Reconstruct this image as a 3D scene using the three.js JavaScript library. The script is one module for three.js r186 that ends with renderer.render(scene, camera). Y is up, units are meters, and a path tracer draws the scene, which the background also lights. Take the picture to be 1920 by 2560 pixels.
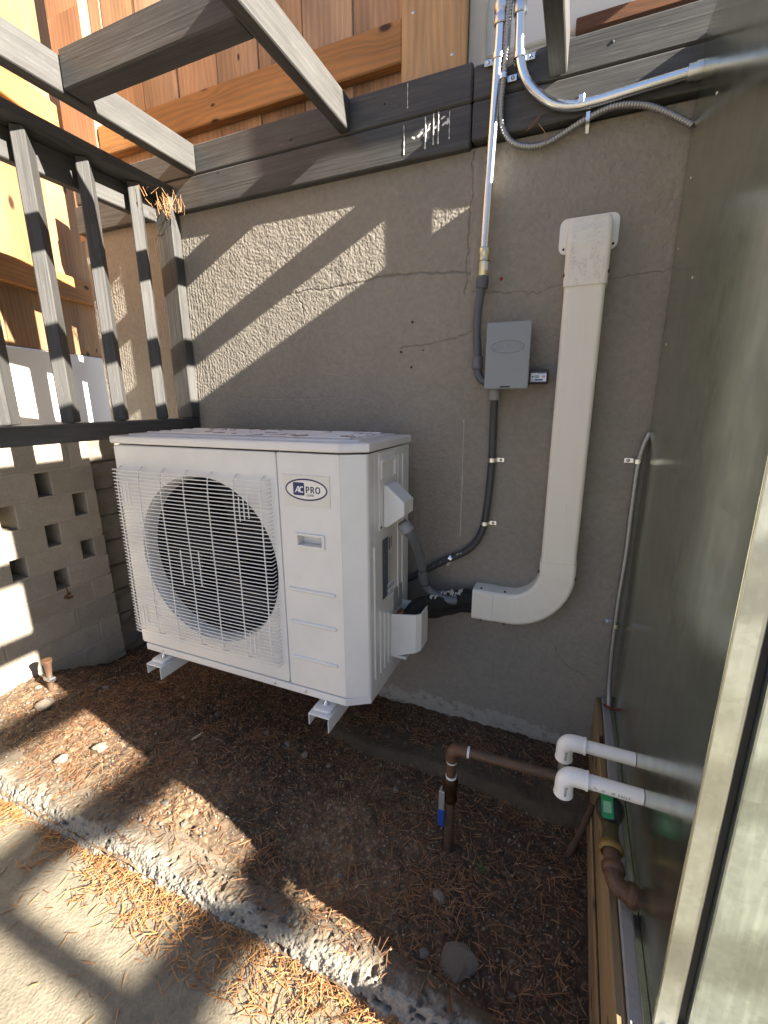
import * as THREE from 'three';
import { mergeGeometries } from 'three/addons/utils/BufferGeometryUtils.js';
import { FontLoader } from 'three/addons/loaders/FontLoader.js';
import { TextGeometry } from 'three/addons/geometries/TextGeometry.js';

// ---------------------------------------------------------------- camera, sky, sun, exposure
const scene = new THREE.Scene();
const camera = new THREE.PerspectiveCamera(98.4, 0.75, 0.05, 300);
camera.position.set(0, 1.25, 1.5);
camera.rotation.set(THREE.MathUtils.degToRad(-14.05), THREE.MathUtils.degToRad(23.09), THREE.MathUtils.degToRad(-0.33), 'YXZ');
scene.add(camera);
const renderer = new THREE.WebGLRenderer({ antialias: true });
renderer.setSize(768, 1024);
renderer.toneMapping = THREE.LinearToneMapping;
renderer.toneMappingExposure = 6.2;
renderer.shadowMap.enabled = true;
{ // clear sky: deep blue above, pale at the horizon
  const w = 256, h = 128, d = new Float32Array(w * h * 4);
  for (let j = 0; j < h; j++) {
    const el = Math.max(0, Math.sin(((j + 0.5) / h - 0.5) * Math.PI)), t = Math.pow(el, 0.55);
    for (let i = 0; i < w; i++) {
      const o = (j * w + i) * 4;
      d[o] = 0.112 * (1 - t) + 0.042 * t; d[o + 1] = 0.135 * (1 - t) + 0.070 * t; d[o + 2] = 0.172 * (1 - t) + 0.135 * t; d[o + 3] = 1;
    }
  }
  const sky = new THREE.DataTexture(d, w, h, THREE.RGBAFormat, THREE.FloatType);
  sky.mapping = THREE.EquirectangularReflectionMapping; sky.magFilter = THREE.LinearFilter; sky.needsUpdate = true;
  scene.background = sky; scene.environment = sky;
}
const sunDir = new THREE.Vector3(1, 0.485, 0.155).normalize();   // towards the sun
const sun = new THREE.DirectionalLight(new THREE.Color(1, 0.93, 0.82), 5);
sun.position.copy(sunDir).multiplyScalar(12); sun.target.position.set(-0.6, 0.8, 0.4);
sun.position.add(sun.target.position);
sun.castShadow = true; sun.shadow.radius = 1; sun.shadow.mapSize.set(4096, 4096);
Object.assign(sun.shadow.camera, { left: -4, right: 4, top: 4, bottom: -4, near: 0.1, far: 30 });
scene.add(sun, sun.target);

// ---------------------------------------------------------------- helpers
let seed = 7;
const rnd = () => { seed = (seed + 0x6D2B79F5) | 0; let t = Math.imul(seed ^ (seed >>> 15), 1 | seed); t = (t + Math.imul(t ^ (t >>> 7), 61 | t)) ^ t; return ((t ^ (t >>> 14)) >>> 0) / 4294967296; };
const rr = (a, b) => a + (b - a) * rnd();
const V = (x, y, z) => new THREE.Vector3(x, y, z);
const clamp = (x, a = 0, b = 1) => Math.min(b, Math.max(a, x));
const ss = (a, b, x) => { const t = clamp((x - a) / (b - a)); return t * t * (3 - 2 * t); };
const lerp = (a, b, t) => a + (b - a) * t;
const PERM = new Float32Array(65536); for (let i = 0; i < 65536; i++) PERM[i] = rnd();
function vn(x, y) { // value noise, period 256
  const xi = Math.floor(x), yi = Math.floor(y); let fx = x - xi, fy = y - yi; fx = fx * fx * (3 - 2 * fx); fy = fy * fy * (3 - 2 * fy);
  const a = xi & 255, b = (xi + 1) & 255, c = (yi & 255) << 8, d = ((yi + 1) & 255) << 8;
  const p = PERM[a | c], q = PERM[b | c], r = PERM[a | d], s = PERM[b | d];
  return p + (q - p) * fx + (r - p) * fy + (p - q - r + s) * fx * fy;
}
const fbm = (x, y, n = 4) => { let s = 0, a = 0.5, t = 0; for (let i = 0; i < n; i++) { s += a * vn(x, y); t += a; x = x * 2.03 + 17.3; y = y * 2.03 + 9.7; a *= 0.5; } return s / t; };
function tex(w, h, fn, srgb = true) { // fn(x, y) -> [r,g,b] 0..255 or one grey number
  const d = new Uint8Array(w * h * 4);
  for (let j = 0, o = 0; j < h; j++) for (let i = 0; i < w; i++, o += 4) {
    const c = fn(i, j);
    if (typeof c === 'number') d[o] = d[o + 1] = d[o + 2] = clamp(c, 0, 255); else { d[o] = clamp(c[0], 0, 255); d[o + 1] = clamp(c[1], 0, 255); d[o + 2] = clamp(c[2], 0, 255); }
    d[o + 3] = 255;
  }
  const t = new THREE.DataTexture(d, w, h); t.magFilter = THREE.LinearFilter; t.minFilter = THREE.LinearMipmapLinearFilter; t.generateMipmaps = true;
  t.wrapS = t.wrapT = THREE.RepeatWrapping; if (srgb) t.colorSpace = THREE.SRGBColorSpace; t.needsUpdate = true; return t;
}
const std = (o) => new THREE.MeshStandardMaterial(o);
const phys = (o) => new THREE.MeshPhysicalMaterial(o);
const lin = (r, g, b) => new THREE.Color().setRGB(r, g, b);
const names = new Map();
const numbered = (n) => { const k = names.get(n) || 0; names.set(n, k + 1); return k ? n + '_' + String(k).padStart(3, '0') : n; };
function tag(o, label, category, group, kind) { if (label) o.userData.label = label; if (category) o.userData.category = category; if (group) o.userData.group = group; if (kind) o.userData.kind = kind; return o; }
function thing(name, label, category, group) { const g = new THREE.Group(); g.name = numbered(name); scene.add(g); return tag(g, label, category, group); }
function add(parent, name, geo, mat) { const m = new THREE.Mesh(geo, mat); m.name = parent === scene ? numbered(name) : name; parent.add(m); return m; }
function merged(list) { return mergeGeometries(list.map((g) => { const n = g.index ? g.toNonIndexed() : g; for (const k of Object.keys(n.attributes)) if (!['position', 'normal', 'uv'].includes(k)) n.deleteAttribute(k); return n; })); }
// box with chamfered edges, uv in metres with v along the grain axis g ('x','y','z')
function cbox(w, h, d, b = 0.003, g = 'y', off = null) {
  const X = w / 2, Y = h / 2, Z = d / 2, P = [], N = [], U = []; b = Math.min(b, X * 0.9, Y * 0.9, Z * 0.9);
  const ou = off ? off[0] : rr(0, 9), ov = off ? off[1] : rr(0, 9);
  const poly = (pts) => {
    const n = V(...pts[1]).sub(V(...pts[0])).cross(V(...pts[2]).sub(V(...pts[0]))).normalize();
    const c = pts.reduce((a, p) => a.add(V(...p)), V(0, 0, 0)); if (c.dot(n) < 0) { pts = pts.slice().reverse(); n.negate(); }
    const ax = Math.abs(n.x) > Math.abs(n.y) && Math.abs(n.x) >= Math.abs(n.z) ? 0 : Math.abs(n.y) >= Math.abs(n.z) ? 1 : 2;
    const gi = 'xyz'.indexOf(g); let va = gi, ua = [0, 1, 2].find((k) => k !== ax && k !== gi);
    if (ax === gi) { va = [0, 1, 2].find((k) => k !== ax); ua = [0, 1, 2].find((k) => k !== ax && k !== va); }
    for (let i = 1; i < pts.length - 1; i++) for (const p of [pts[0], pts[i], pts[i + 1]]) { P.push(...p); N.push(n.x, n.y, n.z); U.push(p[ua] + ou + ax * 0.31, p[va] + ov); }
  };
  const S = [-1, 1];
  for (const s of S) {
    poly([[s * X, -Y + b, -Z + b], [s * X, Y - b, -Z + b], [s * X, Y - b, Z - b], [s * X, -Y + b, Z - b]]);
    poly([[-X + b, s * Y, -Z + b], [X - b, s * Y, -Z + b], [X - b, s * Y, Z - b], [-X + b, s * Y, Z - b]]);
    poly([[-X + b, -Y + b, s * Z], [X - b, -Y + b, s * Z], [X - b, Y - b, s * Z], [-X + b, Y - b, s * Z]]);
    for (const t of S) {
      poly([[s * X, t * (Y - b), -Z + b], [s * X, t * (Y - b), Z - b], [s * (X - b), t * Y, Z - b], [s * (X - b), t * Y, -Z + b]]);
      poly([[s * X, -Y + b, t * (Z - b)], [s * X, Y - b, t * (Z - b)], [s * (X - b), Y - b, t * Z], [s * (X - b), -Y + b, t * Z]]);
      poly([[-X + b, s * Y, t * (Z - b)], [X - b, s * Y, t * (Z - b)], [X - b, s * (Y - b), t * Z], [-X + b, s * (Y - b), t * Z]]);
      for (const r of S) poly([[s * X, t * (Y - b), r * (Z - b)], [s * (X - b), t * Y, r * (Z - b)], [s * (X - b), t * (Y - b), r * Z]]);
    }
  }
  const q = new THREE.BufferGeometry();
  q.setAttribute('position', new THREE.Float32BufferAttribute(P, 3)); q.setAttribute('normal', new THREE.Float32BufferAttribute(N, 3)); q.setAttribute('uv', new THREE.Float32BufferAttribute(U, 2));
  return q;
}
// chamfered box given by its limits
const lim = (x0, x1, y0, y1, z0, z1, b = 0.003, g = 'y') => cbox(x1 - x0, y1 - y0, z1 - z0, b, g).translate((x0 + x1) / 2, (y0 + y1) / 2, (z0 + z1) / 2);
const curve = (pts) => new THREE.CatmullRomCurve3(pts.map((p) => V(...p)), false, 'centripetal');
// tube with radius as a function of arc length (m)
function tube(path, rad, segs, sides = 10, uvScale = 1) {
  const L = path.getLength(), fr = path.computeFrenetFrames(segs, false), P = [], N = [], U = [], I = [];
  const rf = typeof rad === 'number' ? () => rad : rad;
  for (let i = 0; i <= segs; i++) {
    const u = i / segs, p = path.getPointAt(u), r = rf(u * L), n = fr.normals[i], b = fr.binormals[i];
    for (let k = 0; k <= sides; k++) { const a = k / sides * Math.PI * 2, c = Math.cos(a), s = Math.sin(a), dx = n.x * c + b.x * s, dy = n.y * c + b.y * s, dz = n.z * c + b.z * s; P.push(p.x + dx * r, p.y + dy * r, p.z + dz * r); N.push(dx, dy, dz); U.push(k / sides * uvScale, u * L * 7); }
  }
  for (let i = 0; i < segs; i++) for (let k = 0; k < sides; k++) { const a = i * (sides + 1) + k, b = a + sides + 1; I.push(a, a + 1, b, b, a + 1, b + 1); }
  for (const [e, s] of [[0, 1], [segs, -1]]) { const p = path.getPointAt(e / segs), t = path.getTangentAt(e / segs), c = P.length / 3; P.push(p.x, p.y, p.z); N.push(-s * t.x, -s * t.y, -s * t.z); U.push(0, 0); for (let k = 0; k < sides; k++) { const a = e * (sides + 1) + k; s > 0 ? I.push(c, a + 1, a) : I.push(c, a, a + 1); } }
  const g = new THREE.BufferGeometry(); g.setAttribute('position', new THREE.Float32BufferAttribute(P, 3)); g.setAttribute('normal', new THREE.Float32BufferAttribute(N, 3)); g.setAttribute('uv', new THREE.Float32BufferAttribute(U, 2)); g.setIndex(I);
  if (typeof rad !== 'number') g.computeVertexNormals();
  return g;
}
// cylinder between two points
function rod(a, b, r, sides = 14, r2 = r) { const A = V(...a), B = V(...b), L = A.distanceTo(B); const g = new THREE.CylinderGeometry(r2, r, L, sides); g.applyQuaternion(new THREE.Quaternion().setFromUnitVectors(V(0, 1, 0), B.clone().sub(A).normalize())); return g.translate(...A.add(B).multiplyScalar(0.5).toArray()); }
// fitting: lathe of [radius, distance] along a direction from a point
function turned(prof, a, dir, sides = 20) { const g = new THREE.LatheGeometry(prof.map(([r, y]) => new THREE.Vector2(r, y)), sides); g.applyQuaternion(new THREE.Quaternion().setFromUnitVectors(V(0, 1, 0), V(...dir).normalize())); return g.translate(...a); }
function rshape(w, h, r, cx = 0, cy = 0) { const s = new THREE.Shape(), x = cx - w / 2, y = cy - h / 2; s.moveTo(x + r, y); s.lineTo(x + w - r, y); s.quadraticCurveTo(x + w, y, x + w, y + r); s.lineTo(x + w, y + h - r); s.quadraticCurveTo(x + w, y + h, x + w - r, y + h); s.lineTo(x + r, y + h); s.quadraticCurveTo(x, y + h, x, y + h - r); s.lineTo(x, y + r); s.quadraticCurveTo(x, y, x + r, y); return s; }
const ext = (s, d, bev = 0, bs = 2, cs = 24) => new THREE.ExtrudeGeometry(s, { depth: d - 2 * bev, bevelEnabled: bev > 0, bevelSize: bev, bevelThickness: bev, bevelOffset: -bev, bevelSegments: bs, curveSegments: cs }).translate(0, 0, bev);
function canvasTex(w, h, draw) { const c = document.createElement('canvas'); c.width = w; c.height = h; draw(c.getContext('2d'), w, h); const t = new THREE.CanvasTexture(c); t.colorSpace = THREE.SRGBColorSpace; return t; }

// ---------------------------------------------------------------- materials
// charcoal painted wood, 0.5 m x 2 m tile
const woodStreak = (i, j, W, H) => { const x = i / W, y = j / H; return fbm(x * 96 + 3 * fbm(x * 5, y * 5, 2), y * 6, 3); };
const charColor = tex(512, 1024, (i, j) => { const s = woodStreak(i, j, 512, 1024), f = fbm(i / 9, j / 40, 3), b = fbm(i / 60 + 40, j / 90, 4); let v = 65 + (s - 0.5) * 16 + (f - 0.5) * 16 + (b - 0.5) * 22; if (fbm(i / 5 + 90, j / 14, 3) > 0.74) v += 7; return [v * 1.02, v, v * 0.965]; });
const charBump = tex(512, 1024, (i, j) => 128 + (woodStreak(i, j, 512, 1024) - 0.5) * 200 + (vn(i * 0.9, j / 30) - 0.5) * 70, false);
for (const t of [charColor, charBump]) t.repeat.set(2, 0.5);
const charcoal = std({ map: charColor, bumpMap: charBump, bumpScale: 0.0009, roughness: 0.62 });
// cedar, 0.4 m x 1.6 m tile
const knots = Array.from({ length: 12 }, () => [rnd(), rnd(), rr(0.012, 0.035)]);
const cedarV = (i, j, W, H) => {
  const x = i / W, y = j / H; let wx = x * 0.4, wy = y * 1.6, bend = 0, dark = 0;
  for (const [kx, ky, r] of knots) { const dx = wx - kx * 0.4, dy = (wy - ky * 1.6) * 0.5, q = Math.hypot(dx, dy); bend += Math.exp(-q * q / (r * r * 1.6)) * dx * 1.4; dark += ss(r * 0.55, r * 0.2, q); }
  const ring = Math.sin((wx - bend + 0.05 * fbm(wx * 9, wy * 1.6, 3)) * 290 + fbm(wx * 40, wy * 2.2, 2) * 5);
  return [0.5 + 0.5 * ring, fbm(wx * 1400 + 50, wy * 22, 2), fbm(wx * 9 + 7, wy * 2.3, 3), dark];
};
const cedarColor = tex(512, 1024, (i, j) => { const [r, f, b, k] = cedarV(i, j, 512, 1024); let v = 0.80 + 0.10 * (r - 0.5) + 0.16 * (f - 0.5) + 0.42 * (b - 0.5); v *= 1 - 0.6 * clamp(k); return [255 * v, 248 * v - 10 * r - 14 * k, 240 * v - 20 * r - 20 * k]; });
const cedarBump = tex(512, 1024, (i, j) => { const [r, f] = cedarV(i, j, 512, 1024); return 110 + 50 * r + 90 * (f - 0.5); }, false);
for (const t of [cedarColor, cedarBump]) t.repeat.set(2.5, 0.625);
const cedarOf = (r, g, b) => std({ color: lin(r, g, b), map: cedarColor, bumpMap: cedarBump, bumpScale: 0.0006, roughness: 0.7 });
const cedars = [cedarOf(0.60, 0.43, 0.285), cedarOf(0.54, 0.375, 0.24), cedarOf(0.63, 0.47, 0.33), cedarOf(0.56, 0.385, 0.25)];
const sideCedars = [cedarOf(0.44, 0.29, 0.15), cedarOf(0.40, 0.25, 0.125), cedarOf(0.47, 0.31, 0.165)];
const cedarRail = cedarOf(0.52, 0.28, 0.10), cedarPost = cedarOf(0.60, 0.41, 0.22), salmon = cedarOf(0.56, 0.33, 0.21);
// the stucco wall carries its own one-off maps over x -2.1 .. 0.26, y -0.1 .. 2.0
const WX0 = -2.1, WX1 = 0.26, WY0 = -0.1, WY1 = 2.0, WN = 2048;
const polyD = (px, py, pts) => { let m = 9; for (let i = 0; i < pts.length - 1; i++) { const [ax, ay] = pts[i], [bx, by] = pts[i + 1], vx = bx - ax, vy = by - ay, t = clamp(((px - ax) * vx + (py - ay) * vy) / (vx * vx + vy * vy)); const d = Math.hypot(px - ax - vx * t, py - ay - vy * t); if (d < m) m = d; } return m; };
const cracks = [
  { p: [[-0.337, 1.581], [-0.29, 1.573], [-0.27, 1.577], [-0.22, 1.569], [-0.176, 1.566], [-0.135, 1.561], [-0.1, 1.574], [-0.076, 1.578], [0.062, 1.582], [0.127, 1.581], [0.2, 1.59]], w: 0.0014, d: 50 },
  { p: [[-1.02, 1.635], [-0.93, 1.641], [-0.86, 1.637], [-0.771, 1.642], [-0.7, 1.65], [-0.634, 1.658], [-0.5, 1.652], [-0.338, 1.638]], w: 0.0035, d: 70 },
  { p: [[-0.99, 1.64], [-0.965, 1.60], [-0.955, 1.56]], w: 0.002, d: 80 },
  { p: [[-0.576, 1.427], [-0.48, 1.433], [-0.395, 1.446], [-0.318, 1.469]], w: 0.003, d: 45 },
  { p: [[-0.347, 1.965], [-0.349, 1.898], [-0.346, 1.85], [-0.353, 1.773], [-0.351, 1.68], [-0.356, 1.58]], w: 0.0025, d: 60 },
  { p: [[0.0, 0.42], [0.04, 0.36], [0.1, 0.33]], w: 0.0015, d: 55 }, { p: [[-1.3, 1.27], [-1.0, 1.262], [-0.7, 1.268]], w: 0.003, d: 30 },
];
for (const c of cracks) { const xs = c.p.map((q) => q[0]), ys = c.p.map((q) => q[1]); c.box = [Math.min(...xs) - 0.03, Math.max(...xs) + 0.03, Math.min(...ys) - 0.03, Math.max(...ys) + 0.03]; }
const crackAt = (x, y) => { let v = 0; for (const c of cracks) { if (x < c.box[0] || x > c.box[1] || y < c.box[2] || y > c.box[3]) continue; const wob = (fbm(x * 60, y * 60, 2) - 0.5) * 0.012, d = polyD(x + wob, y + wob, c.p); v = Math.max(v, c.d * ss(c.w * 1.6, c.w * 0.3, d)); } return v; };
const swirls = Array.from({ length: 46 }, () => [rr(WX0, WX1), rr(0, WY1), rr(0.08, 0.24), rr(0, 6.28)]);
const stuccoBump = tex(WN, WN, (i, j) => {
  const x = WX0 + (i + 0.5) / WN * (WX1 - WX0), y = WY0 + (j + 0.5) / WN * (WY1 - WY0);
  let h = 118 + 78 * (fbm(x * 165, y * 150, 3) - 0.5) + 70 * (fbm(x * 34 + 5, y * 38, 3) - 0.5) + 60 * (fbm(x * 7, y * 9, 3) - 0.5);
  for (const [sx, sy, sr, sa] of swirls) { const dx = x - sx, dy = y - sy; if (Math.abs(dx) > sr || Math.abs(dy) > sr) continue; const q = Math.hypot(dx, dy), a = Math.atan2(dy, dx) - sa; if (q < sr && Math.cos(a) > -0.1) h += 7 * (0.3 + fbm(x * 12, y * 12, 2)) * ss(sr, sr * 0.7, q) * ss(0.02, 0.06, q) * Math.sin(q * 480 + 4 * fbm(x * 20, y * 20, 2)); }
  if (x < -1.2 && y > 1.2) h += 12 * Math.sin((x + 0.02 * fbm(x * 30, y * 8, 2)) * 420) * ss(-1.2, -1.5, x);
  return h - crackAt(x, y);
}, false);
const stuccoColor = tex(1024, 1024, (i, j) => {
  const x = WX0 + (i + 0.5) / 1024 * (WX1 - WX0), y = WY0 + (j + 0.5) / 1024 * (WY1 - WY0);
  let v = 1 + 0.10 * (fbm(x * 4, y * 4, 4) - 0.5) + 0.10 * (fbm(x * 90, y * 90, 2) - 0.5);
  let c = [138 * v, 131 * v, 120 * v];
  const drip = Math.abs(x + 0.342 + 0.004 * fbm(y * 9, 3, 2)) < 0.0016 && y > 0.78 && y < 1.19 ? 1 : 0; if (drip) c = [172, 166, 154];
  const e = ss(0.085, 0.0, y - 0.03 * fbm(x * 22, y * 22, 3) * (x > -0.9 && x < 0.0 ? 2.6 : 1)); // chipped bare cement at the foot
  if (e > 0.35 && fbm(x * 45, y * 60, 3) > 0.36) c = [160 * v, 153 * v, 140 * v];
  if (crackAt(x, y) > 30) c = c.map((q) => q * 0.84);
  if (x > -0.36 && x < -0.3 && y > 1.62) { const dd = fbm(x * 260, y * 9, 3); if (dd > 0.62) c = c.map((q) => q * 1.08); }
  return c;
});
const stucco = std({ map: stuccoColor, bumpMap: stuccoBump, bumpScale: 0.0075, roughness: 0.85 });
const blockBump = tex(512, 512, (i, j) => 128 + 120 * (fbm(i / 14, j / 14, 4) - 0.5) + 60 * (fbm(i / 3, j / 3, 2) - 0.5), false);
const blockColor = tex(512, 512, (i, j) => { const v = 1 + 0.12 * (fbm(i / 50, j / 50, 4) - 0.5) + 0.08 * (fbm(i / 6, j / 6, 2) - 0.5); return [158 * v, 149 * v, 134 * v]; });
blockBump.repeat.set(3, 3); blockColor.repeat.set(2.2, 2.2);
const block = std({ map: blockColor, bumpMap: blockBump, bumpScale: 0.004, roughness: 0.85 });
const block2 = std({ color: lin(0.86, 0.87, 0.88), map: blockColor, bumpMap: blockBump, bumpScale: 0.004, roughness: 0.85 });
const mortar = std({ color: lin(0.30, 0.26, 0.21), bumpMap: blockBump, bumpScale: 0.004, roughness: 0.9 });
const roughBlock = std({ color: lin(0.8, 0.78, 0.76), map: blockColor, bumpMap: blockBump, bumpScale: 0.008, roughness: 0.92 });
const whiteWall = std({ color: lin(0.74, 0.72, 0.68), bumpMap: blockBump, bumpScale: 0.002, roughness: 0.8 });
const whiteBoard = std({ color: lin(0.68, 0.68, 0.66), roughness: 0.6, bumpMap: charBump, bumpScale: 0.0004 });
const greyTrim = std({ color: lin(0.42, 0.40, 0.35), roughness: 0.7, bumpMap: charBump, bumpScale: 0.0006 });
// galvanised sheet
const cells = Array.from({ length: 2600 }, () => [rnd(), rnd(), rnd()]);
const grid = new Map(); cells.forEach((c, i) => { const k = Math.floor(c[0] * 48) * 64 + Math.floor(c[1] * 48); (grid.get(k) || grid.set(k, []).get(k)).push(i); });
const spangle = (u, v) => { const gx = Math.floor(u * 48), gy = Math.floor(v * 48); let b = 9, id = 0; for (let a = -1; a <= 1; a++) for (let c = -1; c <= 1; c++) { const l = grid.get(((gx + a + 48) % 48) * 64 + (gy + c + 48) % 48); if (!l) continue; for (const i of l) { let dx = Math.abs(cells[i][0] - u), dy = Math.abs(cells[i][1] - v); dx = Math.min(dx, 1 - dx); dy = Math.min(dy, 1 - dy); const d = dx * dx + dy * dy; if (d < b) { b = d; id = i; } } } return cells[id][2]; };
const SP = new Float32Array(512 * 512); for (let j = 0; j < 512; j++) for (let i = 0; i < 512; i++) SP[j * 512 + i] = spangle(i / 512, j / 512);
const galvColor = tex(512, 512, (i, j) => { const s = SP[j * 512 + i], f = fbm(i / 70, j / 70, 4), st = fbm(i / 7, j / 120 + 30, 3); const v = 1 + 0.05 * (s - 0.5) + 0.14 * (f - 0.5) + 0.06 * (st - 0.5); return [196 * v, 198 * v, 190 * v]; });
const galvRough = tex(512, 512, (i, j) => { const s = SP[j * 512 + i], f = fbm(i / 40 + 9, j / 60, 4); return 118 + 16 * (s - 0.5) + 60 * (f - 0.5); }, false);
for (const t of [galvColor, galvRough]) t.repeat.set(2.4, 2.4);
const galvSide = std({ color: lin(0.88, 0.93, 0.84), map: galvColor, roughnessMap: galvRough, roughness: 0.42, metalness: 0.95 });
const galv = std({ color: lin(0.9, 0.92, 0.88), map: galvColor, roughnessMap: galvRough, roughness: 0.95, metalness: 0.9 });
const doorMap = tex(512, 512, (i, j) => { const s = SP[j * 512 + i], f = fbm(i / 60, j / 60, 4), st = fbm(i / 9, j / 90 + 30, 4); let v = 1 + 0.05 * (s - 0.5) + 0.2 * (f - 0.5) + 0.3 * Math.max(0, st - 0.48); return [190 * v, 197 * v, 190 * v]; }); doorMap.repeat.set(2.4, 2.4);
const galvDoor = std({ color: lin(0.86, 0.9, 0.86), map: doorMap, roughnessMap: galvRough, roughness: 0.85, metalness: 0.8 });
const zinc = std({ color: lin(0.72, 0.74, 0.76), roughness: 0.22, metalness: 1 });
const steel = std({ color: lin(0.6, 0.61, 0.62), roughness: 0.34, metalness: 1 });
const yzinc = std({ color: lin(0.66, 0.62, 0.45), roughness: 0.3, metalness: 1 });
const flexSteel = std({ color: lin(0.34, 0.345, 0.35), roughness: 0.42, metalness: 0.9 });
const greyPvc = std({ color: lin(0.085, 0.09, 0.10), roughness: 0.42 });
const greyFit = std({ color: lin(0.25, 0.25, 0.265), roughness: 0.5 });
const darkPvc = std({ color: lin(0.05, 0.052, 0.056), roughness: 0.45 });
const black = std({ color: lin(0.012, 0.012, 0.013), roughness: 0.6 });
const foam = std({ color: lin(0.018, 0.017, 0.017), roughness: 0.85, bumpMap: blockBump, bumpScale: 0.004 });
const dustMap = tex(512, 512, (i, j) => { let v = 1 - 0.05 * Math.max(0, fbm(i / 40, j / 60, 4) - 0.45); if (vn(i * 0.9, j * 0.9) > 0.985) v *= 0.86; return [250 * v, 250 * v, 250 * v]; });
dustMap.repeat.set(2, 2);
const acWhite = phys({ color: lin(0.715, 0.71, 0.695), map: dustMap, roughness: 0.34, clearcoat: 0.5, clearcoatRoughness: 0.16 });
const acPlastic = std({ color: lin(0.73, 0.72, 0.69), map: dustMap, roughness: 0.45 });
const wire = std({ color: lin(0.74, 0.735, 0.71), roughness: 0.42 });
const armWhite = std({ color: lin(0.74, 0.74, 0.72), roughness: 0.4, map: dustMap });
const fanDark = std({ color: lin(0.005, 0.0048, 0.006), roughness: 0.95 });
const coilDark = std({ color: lin(0.006, 0.006, 0.008), roughness: 0.95 });
const grimeMap = tex(512, 512, (i, j) => { const g = fbm(i / 30, j / 30, 4), f = fbm(i / 5 + 30, j / 5, 3), v = 1 - 0.04 * g - (g > 0.52 && f > 0.56 ? 0.07 : 0); return [252 * v, 251 * v, 248 * v]; });
const cream = std({ color: lin(0.80, 0.76, 0.66), roughness: 0.45, map: dustMap });
const creamGrime = std({ color: lin(0.80, 0.765, 0.69), roughness: 0.5, map: grimeMap }); grimeMap.repeat.set(5, 5);
const creamCap = std({ color: lin(0.78, 0.76, 0.71), roughness: 0.5 });
const boxGrey = phys({ color: lin(0.215, 0.225, 0.22), roughness: 0.3, clearcoat: 0.6, clearcoatRoughness: 0.12 });
const maroon = std({ color: lin(0.03, 0.016, 0.017), roughness: 0.35 });
const pvcWhite = std({ color: lin(0.80, 0.79, 0.77), roughness: 0.32 });
const rustMap = tex(256, 256, (i, j) => { const a = fbm(i / 18, j / 18, 4), b = fbm(i / 4 + 8, j / 4, 2); const t = ss(0.35, 0.65, a); return [lerp(100, 84, t) + 34 * (b - 0.5), lerp(74, 68, t) + 26 * (b - 0.5), lerp(54, 56, t) + 20 * (b - 0.5)]; });
const rust = std({ map: rustMap, roughness: 0.6, metalness: 0.25 });
const rustRed = std({ map: rustMap, color: lin(0.95, 0.82, 0.74), roughness: 0.55, metalness: 0.2 });
const brass = std({ color: lin(0.30, 0.24, 0.13), map: rustMap, roughness: 0.5, metalness: 0.5 });
const brassOlive = std({ color: lin(0.13, 0.105, 0.05), roughness: 0.5, metalness: 0.5 });
const teflon = std({ color: lin(0.72, 0.70, 0.66), roughness: 0.7 });
const tanBoard = std({ color: lin(0.36, 0.27, 0.15), map: cedarColor, bumpMap: cedarBump, bumpScale: 0.0015, roughness: 0.8 });
const concreteMap = tex(1024, 1024, (i, j) => { const a = fbm(i / 120, j / 120, 5), b = fbm(i / 12, j / 12, 3), c = fbm(i / 3, j / 3, 2); const v = 1 + 0.34 * (a - 0.5) + 0.16 * (b - 0.5) + 0.16 * (c - 0.5); return [122 * v, 113 * v, 96 * v]; });
const concreteBump = tex(1024, 1024, (i, j) => 128 + 90 * (fbm(i / 20, j / 9, 3) - 0.5) + 90 * (fbm(i / 3, j / 3, 2) - 0.5) + 60 * (fbm(i / 90, j / 90, 3) - 0.5), false);
for (const t of [concreteMap, concreteBump]) t.repeat.set(0.7, 0.7);
const slabMat = std({ map: concreteMap, bumpMap: concreteBump, bumpScale: 0.004, roughness: 0.9 });
const concrete = std({ map: concreteMap, color: lin(0.95, 0.97, 1.0), bumpMap: blockBump, bumpScale: 0.006, roughness: 0.92 });
const paint = (c, r = 0.5) => std({ color: c, roughness: r });

// ---------------------------------------------------------------- ground
function soil(x, z) { // height of the dirt bed
  const L = ss(-0.55, -0.95, x), LL = ss(-1.2, -2.0, x);
  let y = L * (0.075 * ss(0.08, 0.62, z) + 0.06 * LL * ss(0.25, 0.6, z) * (1 - ss(0.62, 0.86, z))) - 0.012 * L * ss(0.7, 0.9, z);
  const E = ss(0.06, -0.35, x); y = Math.max(y, E * 0.055 * ss(0.74, 0.885, z));
  y -= 0.02 * ss(0.45, 0.75, z) * ss(-0.3, -0.05, x);
  y += 0.03 * ss(0.3, 0.24, z + 0.03 * fbm(x * 9, 4, 2)) * ss(-0.85, -0.7, x);
  return y;
}
const soilBump = (x, z) => 0.016 * (fbm(x * 14, z * 14, 3) - 0.5) + 0.012 * (fbm(x * 55 + 7, z * 55, 2) - 0.5) + 0.005 * (vn(x * 170, z * 170) - 0.5);
const ground = (x, z) => z > 0.905 ? 0.0015 : z > 0.83 && x < -0.1 ? Math.max(soil(x, z), 0.056) : soil(x, z) + soilBump(x, z);
function sheet(nx, nz, fn, uvs = 1) {
  const g = new THREE.PlaneGeometry(1, 1, nx, nz), p = g.attributes.position, u = g.attributes.uv;
  for (let k = 0; k < p.count; k++) { const [x, y, z] = fn(u.getX(k), 1 - u.getY(k)); p.setXYZ(k, x, y, z); u.setXY(k, x * uvs, -z * uvs); }
  g.computeVertexNormals(); return g;
}
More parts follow.
